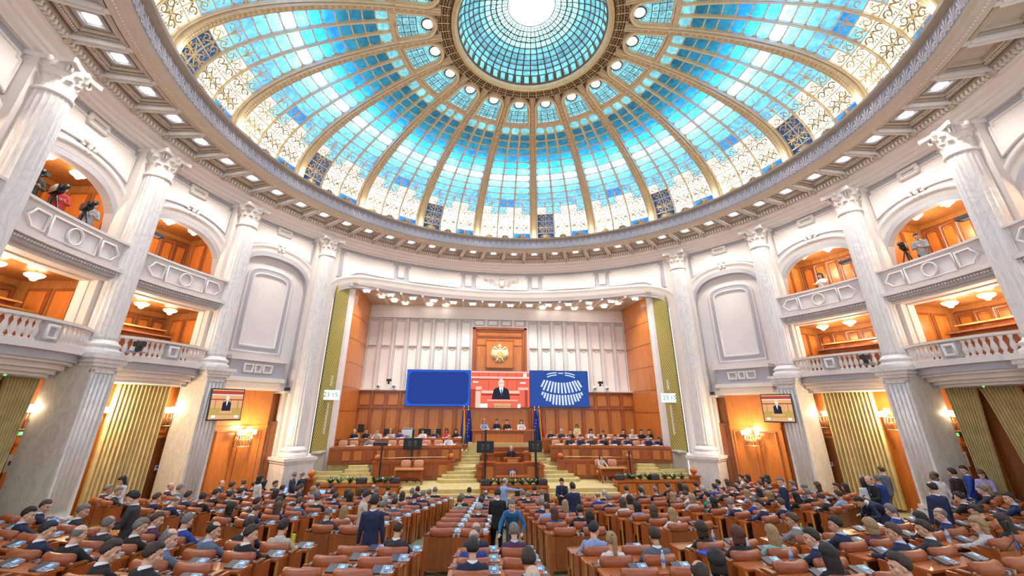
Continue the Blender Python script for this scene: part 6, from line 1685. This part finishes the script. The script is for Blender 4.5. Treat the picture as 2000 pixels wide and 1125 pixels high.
# ------------------------------------------------------------ standing people, officials, galleries
for ln in STANDING.strip().split('\n'):
    pose, h, rz, xyz, lab = ln.split('|'); H, hc, cc = h.split(); x, y, z = map(float, xyz.split())
    person(pose, H, hc, cc, (x, y, z), rad(float(rz)), lab, None, sk=4 if 'dark-skinned' in lab else None, tie=(.03, .04, .15) if cc in 'nk' and H in 'SGB' else None, eyes=True, sc=.95 if H in 'LO' else 1.0)
def official(x, y, z, H, hc, cc, lab, pose='sit', sc=.97, rz=pi, chair=True, sk=None, tie=(.05, .06, .2)):
    person(pose, H, hc, cc, (x, y, z), rz, lab, 'officials on the stage', sk=sk, sc=sc, tie=tie if cc in 'nktc' and H in 'SGB' else None, eyes=True)
    if chair and pose != 'stand': tanchair((x, y + .12, z), rz, 'tan chair of the ' + lab, 'tan chairs of the stage desks')
n_ = 0
for grp, z, lst in (('left desks back row', 2.12, [(-9.19, 14.6, 'B', 'g', 'k'), (-8.49, 14.7, 'S', 'd', 'k'), (-7.84, 14.8, 'S', 'g', 's'), (-7.03, 14.9, 'O', 'y', 'e'), (-6.45, 14.9, 'S', 'b', 'u'), (-5.04, 14.95, 'O', 'k', 'w'), (-4.31, 15.0, 'S', 'g', 'c'), (-3.55, 15.0, 'O', 'b', 'r'), (-2.95, 15.0, 'L', 'k', 'k')]),
    ('left desks front row', 1.86, [(-7.89, 13.0, 'S', 'g', 'g'), (-3.34, 13.4, 'B', 'w', 'w')]),
    ('presidium desk', 2.675, [(-1.11, 15.85, 'O', 'y', 'l'), (-.28, 15.85, 'S', 'd', 'k'), (.41, 15.85, 'S', 'd', 'k'), (1.38, 15.85, 'O', 'b', 'w')]),
    ('right desks back row', 2.12, [(3.2, 14.95, 'S', 'g', 'k'), (3.89, 14.95, 'S', 'w', 'c'), (4.5, 14.95, 'S', 'd', 'k'), (5.85, 14.9, 'O', 'k', 'w'), (6.6, 14.8, 'S', 'b', 'k'), (7.95, 14.7, 'S', 'k', 'k'), (8.55, 14.6, 'S', 'w', 's'), (9.1, 14.5, 'S', 'k', 'k'), (9.62, 14.45, 'S', 'k', 'k')]),
    ('right desks front row', 1.86, [(4.01, 13.4, 'S', 'b', 'c'), (4.73, 13.35, 'S', 'k', 'n'), (5.35, 13.3, 'S', 'g', 'c'), (6.13, 13.2, 'B', 'w', 'k'), (6.82, 13.1, 'S', 'k', 'n'), (7.57, 12.95, 'S', 'k', 'n'), (8.77, 12.75, 'S', 'g', 'n'), (9.35, 12.7, 'S', 'b', 'n')])):
    for j, (x, y, H, hc, cc) in enumerate(lst): official(x, y, z, H, hc, cc, '%s person, %s clothes, %s, %s from left' % (hair_words(H, hc), CN[cc], grp, ORD[j]), pose=('sit', 'down')[(j * 7 + len(lst)) % 5 == 2], tie=(.3, .04, .04) if j == 2 else (.04, .05, .2))
official(.37, 12.75, PZ, 'B', 'w', 'k', 'bald speaker in black suit standing behind the lectern', pose='stand', sc=.95, chair=False)
person('hold', 'L', 'b', 'y', (5.22, 15.9, 2.12), pi - .4, 'long-haired person in a pale yellow dress standing behind the right desks', trous='y', sc=.92, eyes=True)
person('sit', 'L', 'r', 's', (5.36, 11.5, PZ), pi + .15, 'reddish long-haired person in beige seated at the right small table', trous='s', sc=.94, eyes=True)
for x, y, z, l in [(-9.45, 13.0, 1.86, 'first'), (-8.85, 13.05, 1.86, 'second'), (-6.65, 13.2, 1.86, 'fourth'), (-6.05, 13.25, 1.86, 'fifth'), (-4.66, 13.35, 1.86, 'sixth'), (-3.95, 13.4, 1.86, 'seventh')]: tanchair((x, y, z), pi, 'empty tan chair at the front left stage desk, %s place from left' % l, 'tan chairs of the stage desks')
for x, y, z, l in [(3.26, 13.4, 1.86, 'front right stage desk, innermost place'), (8.2, 12.85, 1.86, 'front right stage desk, between dark suits'), (5.05, 14.9, 2.12, 'back right stage desk, left part'), (7.25, 14.75, 2.12, 'back right stage desk, middle gap')]: tanchair((x, y, z), pi, 'empty tan chair at the ' + l, 'tan chairs of the stage desks')
# papers and microphones on the stage desks
rn = random.Random(11); nn = 0
for grp, z, y0, xs_ in (('front left', 2.69, 12.85, [-8.8, -7.9, -6.9, -5.9, -4.9, -3.9, -3.2]), ('front right', 2.69, 12.85, [3.3, 4.1, 4.9, 5.7, 6.5, 7.3, 8.1, 8.9]), ('back left', 2.99, 14.3, [-9.0, -8.2, -7.3, -6.4, -5.4, -4.5, -3.6, -2.9]), ('back right', 2.99, 14.3, [3.2, 4.0, 4.9, 5.8, 6.6, 7.4, 8.3, 9.1]), ('presidium', 3.435, 15.15, [-1.1, -.4, .4, 1.2])):
    for j, x in enumerate(xs_):
        y = y0 + .3 - (abs(x) - 3) * .1 * (0 if grp == 'presidium' else 1) - max(0, abs(x) - 6) * .15 * (grp != 'presidium'); o_ = MB().m(paper, False).box((0, 0, .012), (.32, .24, .02)).box((.2, .02, .03), (.24, .05, .07)).build('document_stack', loc=(x, y, z + .0), rz=rn.uniform(-.2, .2)); tag(o_, 'papers and name card on the %s stage desk, %s from left' % (grp, ORD[j]), 'papers', 'papers on the stage desks')
r = empty('printer', 'white office printer with monitor behind the left stage desks', 'printer', (-6.1, 15.9, 2.12)); MB().m(whitep, False).box((0, 0, .65), (.75, .6, 1.3), bev=.05).m(silver).box((-.05, -.31, .9), (.4, .02, .12)).build('body', r); MB().m(silver, False).box((0, -.1, 1.36), (.6, .4, .1)).build('lid', r)
for x, y, w, l in ((-7.3, 15.6, .6, 'left of the printer'), (-5.0, 15.7, .8, 'right of the printer'), (-4.2, 15.8, .5, 'near the right end of the left desks')):
    r = empty('desktop_monitor', 'black desktop monitor seen from behind, ' + l, 'monitor', (x, y, 2.12)); MB().m(black, False).box((0, 0, 1.15), (w, .06, .42), bev=.02).build('screen', r); MB().m(black, False).box((0, .02, .5), (.1, .08, 1.0)).box((0, 0, .02), (.4, .4, .04)).build('stand', r)
# camera crews in the upper galleries
def camera_on_tripod(loc, rz, lab, big=1.0):
    r = empty('video_camera', lab, 'video camera', loc, rz)
    MB().m(black, False).box((0, 0, 1.5), (.16 * big, .42 * big, .2 * big), bev=.02).box((0, -.1, 1.64), (.1, .2, .1)).build('camera_body', r); MB().m(black, True).tube([(0, .2 * big, 1.5), (0, .42 * big, 1.5)], [.07, .085], 12).build('lens', r)
    for k in range(3): MB().m(black, False).tube([(0, 0, 1.38), (.42 * cos(k * 2.09 + .5), .42 * sin(k * 2.09 + .5), .02)], .025, 6).build('leg', r)
ZG = 9.75
for a, cc, hc, l in ((-95.6, 'o', 'k', 'camera operator in patterned olive shirt, upper left gallery'), (-92.2, 'r', 'k', 'camera operator in bright red shirt, upper left gallery'), (-88.0, 'g', 'k', 'camera operator in light grey shirt, upper left gallery'), (89.4, 'g', 'd', 'camera operator in light grey shirt, upper right gallery')):
    p = P(a, 15.95, ZG); person('hold', 'S', hc, cc, p, -rad(a) + pi - (.5 if a < 0 else -.5), l, sc=1.0, eyes=True)
    q = P(a - (1.5 if a < 0 else 1.6), 15.72, ZG - .1); camera_on_tripod(q, -rad(a) + pi - (.5 if a < 0 else -.5), 'black video camera beside the ' + l.replace('camera operator', 'operator'), 1.3)
person('sit', 'O', 'b', 'w', P(73.5, 16.1, ZG + .1), pi - rad(72.9), 'brown-haired person in white seated in the upper right gallery nearer the stage', sc=.98)
# small cameras on the balcony ends
for a, z, R_, l in ((-80.8, 6.42, 15.0, 'left'), (80.2, 6.42, 15.0, 'right')):
    pass
for s in (-1, 1):
    r = empty('robot_camera', 'black remote camera on a bracket at the %s pier top' % SIDE[s], 'camera', P(s * 80.3, 14.5, 6.52), -rad(s * 80.3) + pi)
    MB().m(black, False).box((0, 0, .28), (.2, .34, .18)).box((0, 0, .1), (.14, .14, .2)).build('camera_body', r); MB().m(silver, True).tube([(-.3, .0, .02), (.3, -.1, .02)], .03, 6).tube([(0, -.5, 0), (0, .1, 0)], .03, 6).build('bracket', r)
    r = empty('robot_camera', 'black remote camera on the jamb beside the %s wooden door' % SIDE[s], 'camera', P(s * 49.4, 15.75, 5.5), -rad(s * 49.4) + pi)
    MB().m(black, False).box((0, 0, .12), (.16, .3, .18)).build('camera_body', r); MB().m(plaster, False).box((0, -.1, -.04), (.3, .3, .1)).build('bracket', r)
# ------------------------------------------------------------ wall sconces
def sconce(a, R_, z, lab, proto=[None]):
    if proto[0] is None:
        r = empty('wall_sconce', 'x', 'wall lamp'); b = MB().m(brass, True)
        for k in range(9):
            an = rad(-80 + 20 * k); b.tube([(.30 * sin(an), -.22 * cos(an), -.42), (.34 * sin(an), -.25 * cos(an), -.2), (.30 * sin(an), -.22 * cos(an), -.02)], .016, 5)
            if k < 8:
                a2 = an + rad(10); c = Vector((.33 * sin(a2), -.245 * cos(a2), -.22)); curl(b, c, Vector((cos(a2), sin(a2) * .7, 0)), Vector((0, 0, 1)), .06, 1.2, .012)
        for zz in (-.42, -.02): b.tube([(.31 * sin(rad(t)), -.23 * cos(rad(t)), zz) for t in range(-90, 91, 15)], .02, 5)
        b.build('filigree_basket', r)
        for x, y, zz in ((-.28, -.2, 0), (0, -.3, .1), (.28, -.2, 0), (-.13, -.26, .02)):
            MB().m(sconceg, True).lathe([(.05, 0), (.075, .03), (.085, .16), (.07, .17)], 12, (x, y, zz)).build('glass_shade', r)
        proto[0] = r; c = r
    else: c = copy_tree(proto[0])
    c.location = P(a, R_, z); c.rotation_euler = (0, 0, -rad(a)); c.scale = (1.25,) * 3; tag(c, lab, 'wall lamp', 'gilded wall sconces')
    lamp('sconce_light', 'POINT', P(a, R_ - .55, z + .25), 230, (1, .76, .48), .12)
for s in (-1, 1):
    for a, R_, z, l in ((55.2, 16.02, 3.45, 'over the wooden door nearest the stage'), (66.4, 16.6, 4.45, 'left of the closed curtain' if s > 0 else 'right of the closed curtain'), (77.0, 16.6, 4.45, 'right of the closed curtain' if s > 0 else 'left of the closed curtain'), (83.6, 16.6, 4.5, 'beside the exit sign')):
        sconce(s * a, R_, z, 'lit gilded wall sconce on the %s wall, %s' % (SIDE[s], l))
# ------------------------------------------------------------ curtains
def curtain(s, a0, a1, b0, b1, R_, z0, z1, npl, lab):
    b = MB().m(curt, True); n = npl * 8; m = 14; vs = []
    for j in range(m + 1):
        t = j / m; z = z1 + (z0 - z1) * t; e = t ** .8
        for i in range(n + 1):
            u = i / n; a = (a0 + (a1 - a0) * u) * (1 - e) + (b0 + (b1 - b0) * u) * e
            vs.append(P(s * a, R_ - .085 * sin(u * npl * 2 * pi) - .03 * sin(u * npl * 5.3 + 2 * t) * t, z))
    b.add(vs, [(j * (n + 1) + i, j * (n + 1) + i + 1, (j + 1) * (n + 1) + i + 1, (j + 1) * (n + 1) + i) for j in range(m) for i in range(n)])
    r = empty('curtain', lab, 'curtain'); b.build('drape', r); MB().m(brass, True).tube([P(s * (a0 + (a1 - a0) * k / 8), R_, z1 + .03) for k in range(9)], .03, 6).build('rail', r)
for s in (-1, 1):
    curtain(s, 67.9, 75.4, 67.9, 75.4, 16.42, .85, 5.5, 13, 'closed pleated gold curtain on the %s wall under the first balcony' % SIDE[s])
    curtain(s, 85.0, 88.6, 85.6, 87.4, 16.3, .95, 5.52, 10, 'gathered gold curtain beside the %s exit, half nearer the stage' % SIDE[s])
    curtain(s, 88.9, 93.0, 91.5, 93.6, 16.3, 1.0, 5.52, 10, 'gathered gold curtain beside the %s exit, half farther from the stage' % SIDE[s])
    b = MB().m(wood_d, False).slab(s * 85, s * 97, .6, 5.4, 16.6, 16.7, 6); struct(b.build('door_%d' % (1 if s < 0 else 2)))
    r = empty('exit_sign', 'small lit green exit sign on the %s panelling' % SIDE[s], 'sign', P(s * 83.6, 16.6, 3.85), -rad(s * 83.6)); MB().m(dgrey, False).box((0, 0, 0), (.34, .06, .16)).build('case', r); gE = emis('exit_green', (.2, .75, .2), 1.1); b = MB().m(gE, False).box((0, -.035, 0), (.3, .01, .12)).m(SW).box((-.06, -.045, 0), (.05, .01, .06)).box((.04, -.045, 0), (.09, .01, .02)); b.build('face', r)
    r = empty('posted_notice', 'white paper notice posted on the %s panelling below the exit sign' % SIDE[s], 'notice', P(s * 83.4, 16.62, 3.0), -rad(s * 83.4)); MB().m(paper, False).box((0, 0, 0), (.36, .01, .5)).m(dgrey).box((-.08, -.008, .0), (.06, .004, .12)).box((.03, -.008, .12), (.16, .004, .015)).box((.03, -.008, .07), (.16, .004, .015)).build('sheet', r)
    o_ = MB().m(whitep, False).box((0, 0, 0), (.16, .04, .18)).m(cap_b).box((0, -.022, .02), (.1, .01, .08)).build('wall_plate', loc=P(s * 66.3, 16.58, 2.3), rz=-rad(s * 66.3)); tag(o_, 'small white control plate on the %s wall beside the closed curtain' % SIDE[s], 'control plate')
    for i, ac in enumerate(BAYS[1:3]):
        o_ = MB().m(MAT['exit_green'], True).ball((0, 0, 0), .035, 8).build('indicator_lamp', loc=P(s * ac, 15.0 + .5, 5.49)); tag(o_, 'tiny greenish lamp under the %s lower balcony, %s' % (SIDE[s], NMB[i]), 'lamp')
# ------------------------------------------------------------ things lying on the desks
frames = [(g, k, i) + seat_frame(g, k, i) for g, ks, n in (('F', range(-6, 7), 10), ('B', range(-8, 9), 8)) for k in ks for i in range(n) if not (g == 'B' and i == 0) and place_ok(*seat_frame(g, k, i)[0][:2])]
def on_desk(x, y):
    best = None
    for g, k, i, p, th in frames:
        l = Matrix.Rotation(-th, 3, 'Z') @ (Vector((x, y, p.z)) - p); d = max(0, abs(l.x) - .72) + abs(l.y - .58)
        if best is None or d < best[0]: best = (d, g, k, i, p, th, l)
    d, g, k, i, p, th, l = best; l = Vector((max(-.68, min(.68, l.x)), max(.50, min(.66, l.y)), .7735))
    for c in (-.125, .63):
        if abs(l.x - c) < .24: l.x = c - .30 if l.x < c else c + .30
    l.x = max(-.72, min(.72, l.x))
    if abs(l.x - .63) < .24: l.x = .34
    return p + Matrix.Rotation(th, 3, 'Z') @ l, th, where(g, k, i)
bg_ = bpy.data.materials.new('bottle_plastic'); bg_.use_nodes = True; pb = bg_.node_tree.nodes['Principled BSDF']; pb.inputs['Base Color'].default_value = (.72, .82, .95, 1); pb.inputs['Roughness'].default_value = .08; pb.inputs['Alpha'].default_value = .45
glab = mat('bottle_label', (.10, .25, .75), .4); gcap = mat('yellow_green', (.55, .62, .08), .4); gtea = mat('green_tea', (.16, .38, .06), .2)
cnt = {}
for ln in ITEMS.strip().split('\n'):
    t, c, x, y = ln.split(); loc, th, wn = on_desk(float(x), float(y)); cnt[t] = cnt.get(t, 0) + 1
    if t == 'bottle':
        r = empty('water_bottle', '%s bottle on the desk, %s' % ({'c': 'clear water', 'b': 'blue-capped water', 'g': 'green drink'}[c], wn), 'bottle', loc, th)
        MB().m(gtea if c == 'g' else bg_, True).lathe([(.03, 0), (.034, .01), (.033, .08), (.030, .10), (.034, .13), (.033, .18), (.014, .225), (.013, .24)], 14).build('body', r)
        MB().m(glab if c != 'g' else gcap, True).lathe([(.0345, .085), (.0345, .13)], 14, cap=False).build('label', [q_ for q_ in r.children][0]); MB().m(cap_b if c == 'b' else (gcap if c == 'g' else whitep), True).lathe([(.016, .235), (.016, .255), (0, .257)], 10).build('cap', r)
    elif t == 'laptop':
        r = empty('laptop', 'open laptop with blue screen on the desk, ' + wn, 'laptop', loc + Vector((0, 0, .012)), th + .15); MB().m(silver, False).box((0, 0, 0), (.34, .23, .018)).m(dgrey).box((0, -.01, .011), (.30, .12, .004)).build('keyboard_base', r)
        M = Matrix.Rotation(rad(-15), 3, 'X'); MB().m(silver, False).box((0, .145, .115), (.34, .01, .23), M=M).m(lcd).box((0, .138, .115), (.31, .006, .20), M=M).build('lid', r)
    elif t == 'paper': o_ = MB().m(paper, False).box((0, 0, .004), (.30, .21, .006)).box((.03, .02, .009), (.29, .2, .004), rz=.2).build('paper_sheets', loc=loc, rz=th + .3); tag(o_, 'loose white paper sheets on the desk, ' + wn, 'papers')
    elif t == 'phone': o_ = MB().m(black, False).box((0, 0, .006), (.075, .15, .009), bev=.003).build('mobile_phone', loc=loc, rz=th + .9); tag(o_, 'black mobile phone lying on the desk, ' + wn, 'phone')
    elif t == 'cup': o_ = MB().m(whitep, True).lathe([(.025, 0), (.035, .09), (.036, .095), (.033, .09), (.02, .01)], 14).build('paper_cup', loc=loc + Vector((0, .04, 0)), rz=th); tag(o_, 'white paper cup on the desk, ' + wn, 'cup')
    elif t == 'carton': o_ = MB().m(gcap, False).box((0, 0, .11), (.07, .05, .22), bev=.005).build('drink_carton', loc=loc, rz=th); tag(o_, 'tall yellow-green carton on the desk, ' + wn, 'carton')
    elif t == 'folder': o_ = MB().m(mat('folder_blue', (.03, .08, .5), .4), False).box((0, 0, .02), (.32, .24, .03), rz=.3).build('folder', loc=loc, rz=th); tag(o_, 'bright blue folder on the desk, ' + wn, 'folder')
    elif t == 'mic':
        r = empty('small_tripod', 'black mini tripod with blue tube, ' + wn, 'tripod', loc, th)
        MB().m(black, False).box((0, 0, .42), (.09, .07, .16), bev=.02).build('head', r); MB().m(dgrey, True).tube([(0, 0, .05), (0, 0, .36)], .014, 8).m(cap_b).tube([(0, 0, .03), (0, 0, .18)], .017, 8).build('tube', r)
        for k in range(3): MB().m(black, False).tube([(0, 0, .2), (.16 * cos(k * 2.1), .16 * sin(k * 2.1), .005)], .007, 5).build('leg', r)
    elif t == 'bag': o_ = MB().m(whitep, True).ball((0, 0, .09), .12, 10, (1, .7, .75)).build('plastic_bag', loc=loc, rz=th); tag(o_, 'crumpled white bag on the desk, ' + wn, 'bag')
